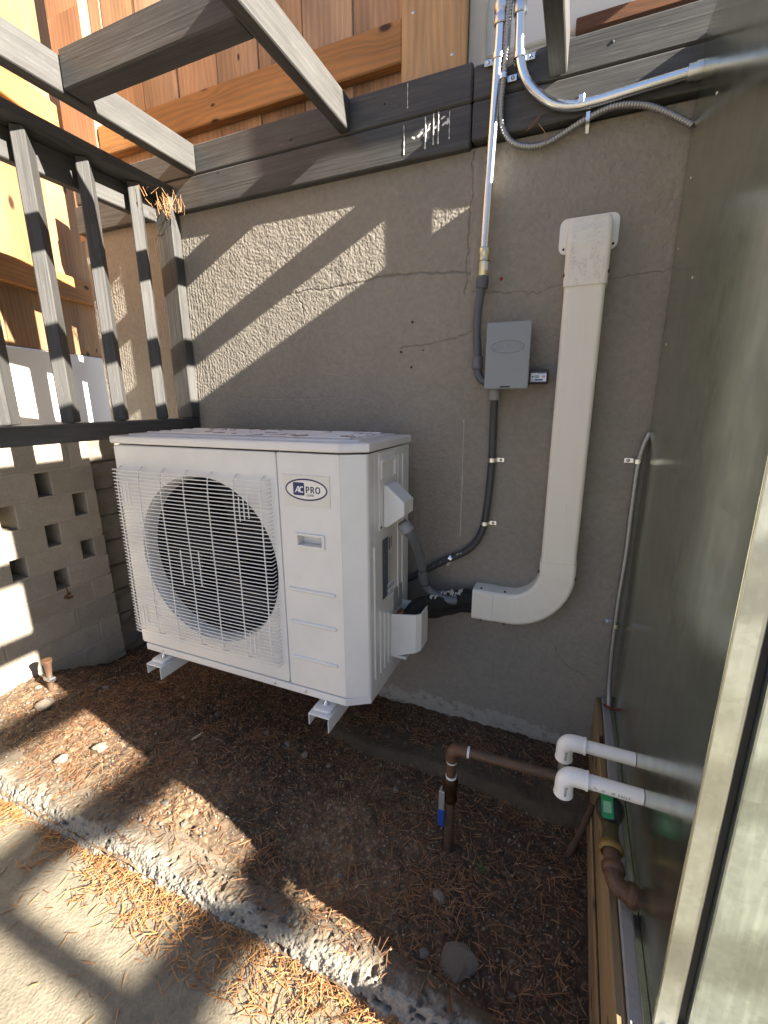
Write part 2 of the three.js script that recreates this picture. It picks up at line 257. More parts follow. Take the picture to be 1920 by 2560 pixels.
{
  const far = add(scene, 'ground', new THREE.PlaneGeometry(160, 160).rotateX(-Math.PI / 2).translate(0, -0.13, 0), std({ color: lin(0.2, 0.17, 0.13), roughness: 1 })); tag(far, 'bare ground all around under the yard', null, null, 'structure');
  const slab = add(scene, 'concrete_slab', sheet(200, 90, (u, v) => { const x = -4 + 9 * u, z = 0.905 + 5.5 * v * v; return [x, 0.003 * (fbm(x * 6, z * 6, 3) - 0.5), z]; }), slabMat); tag(slab, 'worn tan concrete patio slab with stray needles', null, null, 'structure');
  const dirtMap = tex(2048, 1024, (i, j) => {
    const x = -2.75 + i / 2048 * 2.95, z = (1 - j / 1024) * 0.95; const a = fbm(x * 4 + 3, z * 4, 4), b = fbm(x * 40, z * 40, 3), c = fbm(x * 190, z * 190, 2);
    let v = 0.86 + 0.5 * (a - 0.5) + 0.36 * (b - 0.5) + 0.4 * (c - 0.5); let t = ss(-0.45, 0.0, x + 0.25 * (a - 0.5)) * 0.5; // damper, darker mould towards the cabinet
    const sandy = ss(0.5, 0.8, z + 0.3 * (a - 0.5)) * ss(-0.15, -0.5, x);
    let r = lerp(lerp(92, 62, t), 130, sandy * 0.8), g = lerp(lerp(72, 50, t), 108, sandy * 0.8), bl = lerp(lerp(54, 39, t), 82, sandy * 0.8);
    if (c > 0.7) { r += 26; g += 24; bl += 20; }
    return [r * v, g * v, bl * v];
  });
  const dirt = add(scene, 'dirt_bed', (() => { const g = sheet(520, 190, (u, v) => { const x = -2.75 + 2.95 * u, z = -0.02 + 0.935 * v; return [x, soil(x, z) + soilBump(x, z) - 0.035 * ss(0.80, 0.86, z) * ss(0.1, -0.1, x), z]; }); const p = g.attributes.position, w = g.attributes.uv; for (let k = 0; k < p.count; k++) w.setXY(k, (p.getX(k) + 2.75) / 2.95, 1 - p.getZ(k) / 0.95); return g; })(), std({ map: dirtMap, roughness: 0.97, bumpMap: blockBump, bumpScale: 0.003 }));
  tag(dirt, 'dark dirt bed strewn with needles below the air conditioner', null, null, 'structure');
}
{ // broken concrete lip between dirt bed and slab
  const nx = 900, nz = 46, prof = (t, x) => { const w = 0.012 * (fbm(x * 11, 3, 3) - 0.5); if (t < 0.5) { const z = lerp(0.80, 0.893, t * 2) + w * t * 2; return [z, lerp(soil(x, z) - 0.006, Math.max(soil(x, z) + 0.004, 0.056), ss(0, 0.8, t * 2))]; } const q = (t - 0.5) * 2; return [0.893 + w + 0.03 * q, lerp(0.058, -0.012, Math.pow(q, 1.3))]; };
  const cols = [];
  const g = sheet(nx, nz, (u, v) => {
    const x = -2.2 + 2.33 * u, fade = ss(0.13, -0.12, x); let [z, y] = prof(v, x); const r = fbm(x * 60, (z + y * 1.5) * 60, 3) - 0.5, f = fbm(x * 250 + 4, (z - y) * 250, 3) - 0.5, pit = ss(0.68, 0.78, fbm(x * 60 + 50, (z * 1.0 - y) * 60, 2));
    const k = ss(0.15, 0.5, v); y += k * (0.007 * r + 0.007 * f - 0.010 * pit); z += ss(0.4, 0.75, v) * (0.007 * r + 0.007 * f - 0.009 * pit); y = lerp(-0.03, y, fade); 
    const m = ss(0.34, 0.56, v + 0.5 * (fbm(x * 22, z * 30, 4) - 0.5)); const cv = 0.92 + 0.7 * f + 0.3 * r; cols.push(lerp(0.18, 0.275, m) * cv, lerp(0.14, 0.243, m) * cv, lerp(0.097, 0.193, m) * cv);
    return [x, y, z];
  });
  g.setAttribute('color', new THREE.Float32BufferAttribute(cols, 3));
  tag(add(scene, 'concrete_edge', g, std({ vertexColors: true, roughness: 0.95, bumpMap: blockBump, bumpScale: 0.003 })), 'rough broken concrete edge between dirt bed and slab', null, null, 'structure');
  // footing under the stucco wall
  const f = sheet(260, 26, (u, v) => { const x = -0.86 + 1.03 * u, e = 0.262 + 0.05 * fbm(x * 7, 8, 3) + 0.03 * ss(-0.3, 0.1, x), z = -0.01 + (e + 0.03) * v; const q = ss(0.86, 1, v); return [x, lerp(soil(x, Math.min(z, 0.2)) + 0.004 + 0.014 * (fbm(x * 13, z * 13, 3) - 0.55) - 0.022 * ss(0.20, 0.05, z) + 0.006 * (fbm(x * 60, z * 60, 2) - 0.5), -0.03, q) - 0.05 * ss(-0.72, -0.86, x), z]; }, 1);
  const fm = add(scene, 'wall_footing', f, std({ map: concreteMap, color: lin(0.40, 0.345, 0.29), bumpMap: blockBump, bumpScale: 0.006, roughness: 0.95 })); tag(fm, 'rough dirty concrete footing along the foot of the stucco wall', 'footing');
}

// ---------------------------------------------------------------- stucco wall
{
  const w = thing('stucco_wall', 'taupe stucco retaining wall behind the air conditioner', 'wall');
  const g = lim(WX0 + 0.02, 1.3, -0.2, 1.97, -0.16, 0, 0.004), p = g.attributes.position, n = g.attributes.normal, u = g.attributes.uv;
  for (let k = 0; k < p.count; k++) u.setXY(k, (p.getX(k) + (Math.abs(n.getX(k)) > 0.5 ? p.getZ(k) : 0) - WX0) / (WX1 - WX0), (p.getY(k) - WY0) / (WY1 - WY0));
  add(w, 'wall_face', g, stucco);
  for (const [x, y, r] of [[-0.532, 1.507, 0.0045], [-0.572, 1.414, 0.0045], [-0.534, 1.363, 0.004], [-0.493, 1.416, 0.0028]]) add(w, 'drill_hole', new THREE.CylinderGeometry(r, r, 0.002, 12).rotateX(Math.PI / 2).translate(x, y, 0), black);
  const a = add(w, 'wall_anchor', turned([[0.002, 0.004], [0.0048, 0.004], [0.0052, 0], [0.0052, -0.002]], [-0.247, 1.61, 0], [0, 0, 1], 12), paint(lin(0.33, 0.02, 0.03))); a.userData.label = 'red plastic wall plug';
}

// ---------------------------------------------------------------- ledger, rafters, railing (charcoal timber)
{
  const l = thing('ledger_beam', 'long charcoal ledger of stacked boards on top of the stucco wall', 'beam');
  add(l, 'lower_board', lim(-2.07, -0.352, 1.962, 2.068, -0.155, 0.028, 0.004, 'x'), charcoal);
  add(l, 'lower_board', lim(-0.348, 1.3, 1.974, 2.068, -0.155, 0.028, 0.004, 'x'), charcoal);
  add(l, 'upper_board', lim(-2.06, -0.352, 2.072, 2.168, -0.05, 0.024, 0.005, 'x'), charcoal);
  add(l, 'upper_board', lim(-0.349, 1.3, 2.072, 2.156, -0.05, 0.024, 0.005, 'x'), charcoal);
  for (const [x, y, r] of [[-1.27, 2.06, 0.003], [-0.96, 2.1, 0.004], [-0.62, 2.125, 0.003], [0.0, 2.12, 0.004]]) add(l, 'nail_head', turned([[0, 0.0015], [r, 0.0015], [r, -0.002]], [x, y, y > 2.07 ? 0.024 : 0.028], [0, 0, 1], 8), black);
  // dried white paint runs on the boards near the joint
  const white = std({ color: lin(0.62, 0.61, 0.58), roughness: 0.7 });
  for (const [x, y0, y1, w] of [[-0.555, 1.98, 2.055, 0.0016], [-0.487, 1.985, 2.062, 0.003], [-0.462, 1.99, 2.066, 0.0024], [-0.447, 1.99, 2.066, 0.0028], [-0.414, 1.995, 2.06, 0.002], [-0.545, 2.1, 2.16, 0.0016]])
    add(l, 'paint_drip', merged([tube(curve([[x, y1, 0.0285], [x + rr(-0.001, 0.001), (y0 + y1) / 2, 0.0285], [x, y0, 0.0285]]), (s) => w * (0.55 + 0.25 * Math.sin(s * 300)), 14, 6), new THREE.SphereGeometry(w * 1.1, 8, 6).scale(1, 1.5, 0.5).translate(x, y0, 0.0285)]), white).position.z = y0 > 2.07 ? -0.004 : 0;
  for (let k = 0; k < 16; k++) { const x = rr(-0.53, -0.40), y = 2.01 + (x + 0.53) * 0.3 + rr(-0.018, 0.018); add(l, 'paint_chip', new THREE.SphereGeometry(1, 7, 5).scale(rr(0.003, 0.011), rr(0.0015, 0.0045), 0.0008).rotateZ(rr(0.2, 0.9)).translate(x, y, 0.028), white); }
}
const raf = [[-1.42, -1.376, 'rafter butting the ledger nearest the angled slat screen'], [-0.775, -0.737, 'rafter meeting the ledger above the air conditioner end'], [-0.146, -0.102, 'rafter ending beside the two steel conduits'], [0.49, 0.53], [1.13, 1.17], [1.77, 1.81], [2.41, 2.45], [3.04, 3.08], [3.66, 3.70], [4.3, 4.34]];
raf.forEach(([x0, x1, lb], i) => { const m = add(scene, 'rafter', lim(x0, x1, 2.077, 2.166, 0.026, i > 2 ? 3.4 : 2.6, 0.003, 'z'), charcoal); tag(m, lb ? 'charcoal painted pergola ' + lb : 'charcoal painted pergola rafter beyond the metal cabinet', 'rafter', lb ? 'pergola rafters' : 'pergola rafters past the cabinet'); });
tag(add(scene, 'blocking', lim(-1.374, -0.777, 2.082, 2.176, 0.434, 0.502, 0.004, 'x'), charcoal), 'short thick charcoal cross piece fixed between two rafters', 'blocking');
tag(add(scene, 'pergola_beam', lim(-1.9, 6, 2.17, 2.26, 1.80, 1.84, 0.004, 'x'), charcoal), 'long charcoal pergola beam across the rafters', 'beam');
{
  const s = thing('slat_screen', 'charcoal screen of slats set at an angle between rails beside the air conditioner', 'railing');
  add(s, 'top_rail', lim(-1.606, -1.499, 2.021, 2.052, 0.002, 2.2, 0.003, 'z'), charcoal);
  add(s, 'back_rail', lim(-1.612, -1.578, 1.935, 2.020, 0.0455, 2.2, 0.003, 'z'), charcoal);
  add(s, 'bottom_rail', lim(-1.58, -1.51, 1.125, 1.185, 0.002, 2.2, 0.003, 'z'), charcoal);
  add(s, 'wall_post', lim(-1.592, -1.507, 1.186, 2.018, 0.002, 0.044, 0.003, 'y'), charcoal);
  for (let k = 0; k < 7; k++) { const b = add(s, 'slat', cbox(0.038, 0.832, 0.089, 0.003, 'y'), charcoal); b.position.set(-1.565, 1.603, 0.145 + 0.184 * k); b.rotation.y = Math.PI / 4; }
}

// ---------------------------------------------------------------- fences beyond the wall
{
  const f = thing('back_fence', 'cedar board fence standing right behind the stucco wall', 'fence');
  const xs = [-2.02, -1.945, -1.757, -1.57, -1.371, -1.18, -0.989, -0.795, -0.6];
  for (let i = 0; i < xs.length - 1; i++) add(f, 'board', lim(xs[i] + 0.002, xs[i + 1] - 0.002, 1.98, 3.5, -0.142 - 0.003 * (i % 2), -0.124 - 0.003 * (i % 2), 0.002), cedars[i % 4]);
  add(f, 'rail', lim(-2.0, -0.604, 2.285, 2.398, -0.12, -0.08, 0.004, 'x'), cedarRail).rotation.z = 0.0;
  const p = add(f, 'end_post', lim(-0.604, -0.40, 1.98, 3.5, -0.13, -0.075, 0.003), cedarPost);
  for (const [x, y] of [[-0.565, 2.395], [-0.44, 2.26]]) add(p, 'screw', turned([[0, 0.002], [0.005, 0.0015], [0.005, -0.002]], [x, y, -0.075], [0, 0, 1], 10), steel);
  add(f, 'corner_post', lim(-2.205, -2.005, 1.98, 3.5, -0.12, -0.075, 0.003), salmon);
}
{
  const A = V(-2.234, 0, 0.0425), f = thing('side_fence', 'sunlit cedar fence on a white wall beyond the angled slats', 'fence'); f.position.copy(A);
  f.rotation.y = Math.atan2(0.311, 0.989); // local -z runs away along the fence, +x faces the yard
  const e = [-1.53, -1.225, -0.92, -0.612, -0.306, 0.0, 0.30, 0.48];
  for (let i = 0; i < e.length - 1; i++) add(f, 'board', lim(-0.025 - 0.004 * (i % 2), -0.005 - 0.004 * (i % 2), 1.480, 3.6, -e[i + 1] + 0.002 + (i === 5 ? 0.012 : 0), -e[i] - 0.002, 0.002), sideCedars[i % 3]);
  add(f, 'rail', lim(-0.004, 0.034, 2.414, 2.528, -0.46, 1.5, 0.004, 'z'), cedarRail);
  add(f, 'rail', lim(-0.004, 0.034, 1.719, 1.821, -0.46, 1.5, 0.004, 'z'), cedarRail);
  add(f, 'base_wall', lim(-0.12, 0.006, 1.10, 1.476, -0.48, 0.46, 0.004), whiteWall);
}
{
  const h = thing('white_siding', 'white painted siding behind the ledger beside the conduits', 'wall');
  add(h, 'panel', lim(-0.42, 1.4, 2.285, 3.6, -0.183, -0.165, 0.003), whiteBoard);
  add(h, 'panel', lim(-0.42, 1.4, 2.06, 2.292, -0.205, -0.1845, 0.003), whiteBoard);
  add(h, 'drip_strip', lim(-0.10, 1.4, 2.262, 2.298, -0.164, -0.14, 0.003, 'x'), cedarOf(0.16, 0.07, 0.03));
  add(h, 'trim', lim(-0.398, -0.354, 2.0, 3.6, -0.15, -0.10, 0.003), greyTrim);
}

{ // boxed eave of the white building: out of the frame, it keeps the ledger and back fence in shade
  const h = thing('house_eave', 'white boxed eave of the building above the conduits', 'eave');
  add(h, 'soffit', lim(-0.06, 0.5, 2.52, 2.55, -0.165, 0.19, 0.003, 'x'), whiteBoard);
  add(h, 'fascia', lim(-0.06, 0.5, 2.5505, 3.5, -0.165, 0.19, 0.003, 'x'), whiteBoard);
}
// ---------------------------------------------------------------- left block wall
{
  const w = thing('block_wall', 'beige painted block wall with open slots under the railing', 'wall'), X = -2.0, T = 0.19;
  const Y = [1.112, 0.978, 0.868, 0.758, 0.652, 0.556, 0.455, 0.354, 0.245, 0.142, 0.032, -0.07];
  const jag = () => rr(-0.0015, 0.0015);
  for (let c = 0; c < Y.length - 1; c++) {
    const y0 = Y[c + 1] + 0.003, y1 = Y[c] - 0.003, open = c >= 1 && c <= 5, odd = c % 2;
    let z = 0.186 - 0.002 * c; const firstEnd = open ? (odd ? 0.364 : 0.232) : (odd ? 0.364 : 0.27); let e = firstEnd; const gap = open ? 0.056 : 0.005;
    const topSlot = c === 0;
    while (z < 1.9) {
      const d = 0.003 + jag(); add(w, 'block', lim(X - T, X + jag(), y0 + jag() * 0.5, y1 + jag() * 0.5, z, e, 0.003, 'z'), (c + Math.round(z * 10)) % 3 ? block : block2);
      z = e + (topSlot ? 0.005 : gap); e = z + (open ? 0.225 : 0.277);
    }
  }
  add(w, 'mortar_core', lim(X - T - 0.05, X - T - 0.003, -0.1, 1.115, 0.0, 1.9, 0.003), mortar);
  for (let c = 0; c < Y.length; c++) add(w, 'bed_joint', lim(X - T, X - 0.0022, Y[c] - 0.0052, Y[c] + 0.0052, 0.186, 1.9, 0.001, 'z'), block);
  for (let c = 0; c < Y.length - 1; c++) if (c < 1 || c > 5) add(w, 'head_joint', lim(X - T + 0.004, X - 0.0024, Y[c + 1], Y[c], 0.188, 1.895, 0.001, 'z'), block);
  // rough pier between the blocks and the stucco corner
  for (let c = 0; c < 9; c++) {
    const y1 = 1.11 - c * 0.128, g = new THREE.BoxGeometry(0.1, 0.122, 0.172, 3, 7, 9).translate(X - 0.076, y1 - 0.062, 0.093), p = g.attributes.position;
    for (let k = 0; k < p.count; k++) { const y = p.getY(k), z = p.getZ(k); if (p.getX(k) > X - 0.05) p.setX(k, p.getX(k) + 0.045 * (fbm(y * 21 + c * 3, z * 23, 3) - 0.6) - 0.03 * ss(0.14, 0.17, z) * fbm(y * 40, 3, 2)); p.setY(k, y + 0.006 * (fbm(z * 30, c * 7, 2) - 0.5)); }
    g.computeVertexNormals(); add(w, 'pier_block', g, roughBlock);
  }
  add(w, 'pier_core', lim(X - 0.13, X - 0.055, -0.1, 1.1, 0.0, 0.186, 0.003), mortar);
  const vine = std({ color: lin(0.14, 0.05, 0.025), roughness: 0.9 });
  add(w, 'dry_vine', merged([tube(curve([[X + 0.002, 0.505, 0.385], [X + 0.004, 0.48, 0.39], [X + 0.003, 0.455, 0.384], [X + 0.004, 0.425, 0.385]]), 0.0022, 20, 5), ...Array.from({ length: 7 }, () => new THREE.SphereGeometry(0.008, 6, 4).scale(0.5, rr(0.5, 1), rr(0.4, 1)).rotateX(rr(0, 3)).translate(X + 0.004, 0.42 + rr(-0.012, 0.012), 0.384 + rr(-0.014, 0.014)))]), vine);
}

// ---------------------------------------------------------------- metal cabinet on the right
{
  const c = thing('metal_cabinet', 'tall galvanised sheet metal utility cabinet with shut door', 'cabinet');
  add(c, 'side_panel', lim(0.2, 0.206, 0.278, 2.086, 0.004, 0.882, 0.001), galvSide);
  add(c, 'carcass', lim(0.207, 1.0, 0.278, 2.083, 0.004, 0.868, 0.002), galvSide);
  const fr = add(c, 'front_frame', merged([lim(0.2, 0.2305, 0.272, 2.086, 0.8825, 0.887, 0.0015), lim(0.231, 1.0, 0.272, 0.298, 0.8825, 0.887, 0.0015), lim(0.231, 1.0, 2.05, 2.086, 0.8825, 0.887, 0.0015)]), galv);
  add(fr, 'door_seal', lim(0.2308, 0.2425, 0.3, 2.05, 0.8695, 0.878, 0.001), black);
  add(c, 'door', lim(0.243, 1.0, 0.303, 2.047, 0.8695, 0.890, 0.002), galvDoor);
  for (const [y, z] of [[1.62, 0.06], [1.76, 0.10], [1.84, 0.27], [1.39, 0.08], [1.95, 0.35], [1.5, 0.3]]) add(c, 'rivet', turned([[0, 0.002], [0.0028, 0.0014], [0.0036, -0.001]], [0.2, y, z], [-1, 0, 0], 10), steel);
  add(c, 'door_bolt', turned([[0, 0.006], [0.006, 0.005], [0.0075, 0.001], [0.0075, 0]], [0.216, 0.288, 0.887], [0, 0, 1], 12), steel);
  const b = thing('cabinet_plinth', 'tan timber edging and concrete base under the metal cabinet', 'plinth');
  add(b, 'edge_board', lim(0.148, 0.166, -0.06, 0.262, 0.004, 0.99, 0.003, 'z'), tanBoard);
  add(b, 'edge_board', lim(0.140, 0.1475, -0.06, 0.10, 0.3, 0.98, 0.003, 'z'), tanBoard);
  add(b, 'base_sill', lim(0.167, 1.0, -0.06, 0.268, 0.004, 0.93, 0.003, 'z'), std({ color: lin(0.28, 0.265, 0.25), roughness: 0.8, bumpMap: blockBump, bumpScale: 0.003 }));
  add(b, 'base_flange', lim(0.188, 0.2, 0.2685, 0.276, 0.004, 0.90, 0.001), galvSide);
}

// ---------------------------------------------------------------- air conditioner
const AX0 = -1.452, AX1 = -0.505, AZ = 0.46, AZB = 0.10;
const ac = thing('air_conditioner', 'white outdoor heat pump unit with round fan grille hung on the wall', 'air conditioner');
{
  const y0 = 0.362, y1 = 1.113, FX = -1.085, FY = 0.737, FR = 0.286;
  // casing back and left side
  add(ac, 'back_casing', merged([lim(AX0, AX0 + 0.006, y0, y1, AZB, AZ - 0.022, 0.001), lim(AX0 + 0.0065, AX1 - 0.007, y0, y1, AZB, AZB + 0.006, 0.001), lim(-0.783, -0.778, y0, y1, AZB + 0.0065, AZ - 0.02, 0.001)]), acWhite);
  // front panel with the round fan opening
  const fs = rshape(-0.7795 - AX0, y1 - y0 - 0.002, 0.012, (AX0 - 0.7795) / 2, (y0 + y1) / 2), hole = new THREE.Path(); hole.absarc(FX, FY, FR, 0, Math.PI * 2, true); fs.holes.push(hole);
  const front = add(ac, 'front_panel', ext(fs, 0.02, 0.004, 3, 64).translate(0, 0, AZ - 0.02), acWhite);
  // bell mouth, shroud, fan
  const bell = new THREE.LatheGeometry([[FR + 0.0045, 0.0], [FR - 0.001, -0.004], [FR - 0.005, -0.012], [FR - 0.008, -0.026], [FR - 0.009, -0.05]].map(([r, y]) => new THREE.Vector2(r, y)), 64).rotateX(Math.PI / 2).translate(FX, FY, AZ - 0.003);
  add(front, 'fan_bell_mouth', bell, acWhite);
  add(ac, 'fan_shroud', merged([new THREE.CylinderGeometry(FR - 0.0095, FR - 0.0095, 0.12, 64, 1, true).rotateX(Math.PI / 2).translate(FX, FY, AZ - 0.110), lim(AX0 + 0.02, -0.786, y0 + 0.01, y1 - 0.01, AZB + 0.02, AZB + 0.05, 0.002)]), coilDark);
  const fan = new THREE.Group(); fan.name = 'fan'; ac.add(fan);
  add(fan, 'fan_hub', turned([[0, 0.045], [0.03, 0.044], [0.05, 0.034], [0.056, 0.0], [0.056, -0.05]], [FX, FY, AZ - 0.10], [0, 0, 1], 32), fanDark);
  for (let b = 0; b < 3; b++) {
    const nb = 14, mb = 10, P = [], I = [];
    for (let i = 0; i <= nb; i++) for (let k = 0; k <= mb; k++) { const u = i / nb, t = k / mb, r = lerp(0.05, FR - 0.028, u), sweep = lerp(0.5, 1.05, Math.sin(u * 1.5)), a = b * 2.0944 + 0.6 + (t - 0.5) * sweep * 1.5 + 0.25 * u; P.push(FX + Math.cos(a) * r, FY + Math.sin(a) * r, AZ - 0.115 + (t - 0.5) * lerp(0.075, 0.05, u) + 0.008 * Math.sin(t * 3.14)); }
    for (let i = 0; i < nb; i++) for (let k = 0; k < mb; k++) { const a = i * (mb + 1) + k, c = a + mb + 1; I.push(a, c, a + 1, c, c + 1, a + 1); }
    const g = new THREE.BufferGeometry(); g.setAttribute('position', new THREE.Float32BufferAttribute(P, 3)); g.setIndex(I); g.computeVertexNormals(); const back = g.clone().translate(0, 0, -0.003); const idx = back.index.array; for (let q = 0; q < idx.length; q += 3) { const s = idx[q]; idx[q] = idx[q + 1]; idx[q + 1] = s; } back.computeVertexNormals();
    add(fan, 'fan_blade', mergeGeometries([g, back]), fanDark);
  }
  // wire grille
  const gr = new THREE.Group(); gr.name = 'fan_grille'; ac.add(gr);
  const gx0 = -1.447, gx1 = -0.800, gy0 = 0.425, gy1 = 1.030, n = 50, zf = AZ + 0.023;
  const hw = tube(curve([[gx0 + 0.004, 0, AZ - 0.001], [gx0 - 0.0005, 0, zf - 0.006], [gx0 + 0.006, 0, zf], [gx0 + 0.05, 0, zf + 0.002], [(gx0 + gx1) / 2, 0, zf + 0.004], [gx1 - 0.05, 0, zf + 0.002], [gx1 - 0.006, 0, zf], [gx1 + 0.0005, 0, zf - 0.006], [gx1 - 0.004, 0, AZ - 0.001]]), 0.0017, 30, 6);
  for (let i = 0; i < n; i++) { const m = add(gr, 'grille_wire', hw, wire); m.position.y = lerp(gy0, gy1, i / (n - 1)); }
  const vw = tube(curve([[0, gy0 - 0.002, AZ - 0.001], [0, gy0 - 0.004, zf - 0.012], [0, gy0 + 0.006, zf - 0.004], [0, (gy0 + gy1) / 2, zf + 0.0005], [0, gy1 - 0.006, zf - 0.004], [0, gy1 + 0.010, zf - 0.012], [0, gy1 + 0.012, AZ - 0.001]]), 0.002, 24, 6);
  for (let i = 0; i < 7; i++) { const m = add(gr, 'upright_wire', vw, wire); m.position.x = lerp(gx0 + 0.022, gx1 - 0.024, i / 6); }
  const shortW = (L) => tube(curve([[0, -L / 2, zf + 0.0045], [0, 0, zf + 0.005], [0, L / 2, zf + 0.0045]]), 0.0019, 4, 6), sw = shortW(0.075), mw = shortW(0.125);
  for (const [cx, cy] of [[-1.385, 0.945], [-0.885, 0.945], [-1.385, 0.50], [-0.885, 0.50]]) for (let k = -1; k <= 1; k++) { const m = add(gr, 'clip_wire', sw, wire); m.position.set(cx + k * 0.017, cy + k * 0.006, 0); }
  for (const [cx, cy] of [[-1.165, 0.715], [-1.085, 0.722]]) add(gr, 'clip_wire', mw, wire).position.set(cx, cy, 0);
  // right front panel with chamfered corner: plan outline extruded upwards, handle cut out
  const px0 = -0.7765, px1 = -0.573, ps = rshape(px1 - px0, y1 - y0 - 0.002, 0.004, (px0 + px1) / 2, (y0 + y1) / 2), hh = new THREE.Path(); const hx = -0.6765, hy = 0.858; hh.moveTo(hx - 0.041, hy - 0.0145); hh.lineTo(hx - 0.041, hy + 0.0145); hh.lineTo(hx + 0.041, hy + 0.0145); hh.lineTo(hx + 0.041, hy - 0.0145); ps.holes.push(hh);
  const serv = add(ac, 'service_panel', ext(ps, 0.016, 0.002, 2).translate(0, 0, AZ - 0.0165), acWhite);
  const bez = rshape(0.098, 0.044, 0.006, hx, hy), bh = new THREE.Path(); bh.moveTo(hx - 0.041, hy - 0.0145); bh.lineTo(hx - 0.041, hy + 0.0145); bh.lineTo(hx + 0.041, hy + 0.0145); bh.lineTo(hx + 0.041, hy - 0.0145); bez.holes.push(bh);
  add(serv, 'handle_bezel', merged([ext(bez, 0.006, 0.0012).translate(0, 0, AZ - 0.002), lim(hx - 0.041, hx + 0.041, hy - 0.0145, hy + 0.0145, AZ - 0.028, AZ - 0.024, 0.001), lim(hx - 0.043, hx - 0.0412, hy - 0.0145, hy + 0.0145, AZ - 0.027, AZ - 0.003, 0.0005), lim(hx + 0.0412, hx + 0.043, hy - 0.0145, hy + 0.0145, AZ - 0.027, AZ - 0.003, 0.0005), lim(hx - 0.043, hx + 0.043, hy + 0.0147, hy + 0.0165, AZ - 0.027, AZ - 0.003, 0.0005), lim(hx - 0.043, hx + 0.043, hy - 0.0165, hy - 0.0147, AZ - 0.027, AZ - 0.003, 0.0005)]), acPlastic);
  for (const y of [0.699, 0.590, 0.467]) add(serv, 'pressed_rib', new THREE.CapsuleGeometry(0.0065, 0.152, 6, 12).rotateZ(Math.PI / 2).scale(1, 1, 0.85).translate(-0.6795, y, AZ - 0.0005), acWhite);
  const ch = new THREE.Shape(); ch.moveTo(-0.5722, -AZ); ch.lineTo(-0.512, -0.428); ch.quadraticCurveTo(AX1, -0.424, AX1, -0.414); ch.lineTo(AX1, -0.386); ch.lineTo(AX1 - 0.006, -0.386); ch.lineTo(AX1 - 0.006, -0.411); ch.lineTo(-0.577, -AZ + 0.010); 
  add(serv, 'corner_panel', new THREE.ExtrudeGeometry(ch, { depth: y1 - y0 - 0.002, bevelEnabled: false, curveSegments: 8 }).rotateX(-Math.PI / 2).scale(1, 1, 1).translate(0, y0 + 0.001, 0), acWhite);
  add(ac, 'seam_backing', lim(-0.786, -0.770, y0 + 0.002, y1 - 0.002, AZ - 0.026, AZ - 0.021, 0.001), coilDark);
  // logo sticker
  const logo = canvasTex(512, 300, (g, w, h) => {
    g.fillStyle = '#d4d2ca'; g.fillRect(0, 0, w, h); g.lineWidth = 15; g.strokeStyle = '#141b4d'; g.fillStyle = '#e2e0d9'; g.beginPath(); g.ellipse(w / 2, h / 2 - 12, 226, 100, 0, 0, 7); g.fill(); g.stroke();
    g.fillStyle = '#0f1e5c'; g.beginPath(); const x = 112, y = 70, s = 126, r = 16; g.moveTo(x + r, y); g.arcTo(x + s, y, x + s, y + s, r); g.arcTo(x + s, y + s, x, y + s, r); g.arcTo(x, y + s, x, y, r); g.arcTo(x, y, x + s, y, r); g.fill();
    g.fillStyle = '#e8e8ea'; g.font = 'italic bold 84px sans-serif'; g.textAlign = 'center'; g.fillText('A', x + 44, y + 98); g.font = 'bold 84px sans-serif'; g.fillText('C', x + 90, y + 98);
    g.fillStyle = '#141b4d'; g.font = 'bold 88px sans-serif'; g.textAlign = 'left'; g.fillText('PRO', 246, 168, 172); g.font = 'bold 40px sans-serif'; g.fillStyle = '#2a2c44'; g.fillText('.com', 248, 202);
  });
  add(serv, 'logo_sticker', lim(-0.7585, -0.6045, 0.961, 1.051, AZ, AZ + 0.0006, 0.0001), acPlastic);
  add(serv, 'logo_print', new THREE.PlaneGeometry(0.152, 0.0888).translate(-0.6815, 1.006, AZ + 0.0011), std({ map: logo, roughness: 0.4 }));
  // lid with pressed ridges
  const ls = (s) => { const q = new THREE.Shape(); q.moveTo(AX0 - 0.004 + s, -AZB + 0.006 - s); q.lineTo(AX0 - 0.004 + s, -AZ - 0.006 + s); q.lineTo(-0.571 - s * 0.4, -AZ - 0.006 + s); q.lineTo(AX1 + 0.005 - s, -0.424 + s * 0.6); q.lineTo(AX1 + 0.005 - s, -AZB + 0.006 - s); return q; };
  const upright = (q, d, b) => new THREE.ExtrudeGeometry(q, { depth: d - 2 * b, bevelEnabled: b > 0, bevelSize: b, bevelThickness: b, bevelOffset: -b, bevelSegments: 3 }).translate(0, 0, b).rotateX(-Math.PI / 2);
  const lid = add(ac, 'lid', upright(ls(0), 0.026, 0.006).translate(0, 1.1165, 0), acWhite);
  add(lid, 'lid_field', upright(ls(0.042), 0.006, 0.002).translate(0, 1.1415, 0), acWhite);
  for (let k = 0; k < 5; k++) add(lid, 'lid_ridge', lim(AX0 + 0.07, AX1 - 0.075, 1.1465, 1.1525, 0.15 + k * 0.052, 0.172 + k * 0.052, 0.0028, 'x'), acWhite);
  // base pan
  const bs = (s) => { const q = new THREE.Shape(); q.moveTo(AX0 + 0.02 + s, -AZB - s); q.lineTo(AX0 + 0.003 + s, -AZ + 0.03 + s); q.lineTo(AX0 + 0.022 + s, -AZ - 0.002 + s); q.lineTo(-0.575, -AZ - 0.002 + s); q.lineTo(AX1 - 0.002 - s, -0.420 + s * 0.6); q.lineTo(AX1 - 0.002 - s, -AZB - s); return q; };
  const base = add(ac, 'base_pan', upright(bs(0), 0.026, 0.003).translate(0, 0.3345, 0), acWhite);
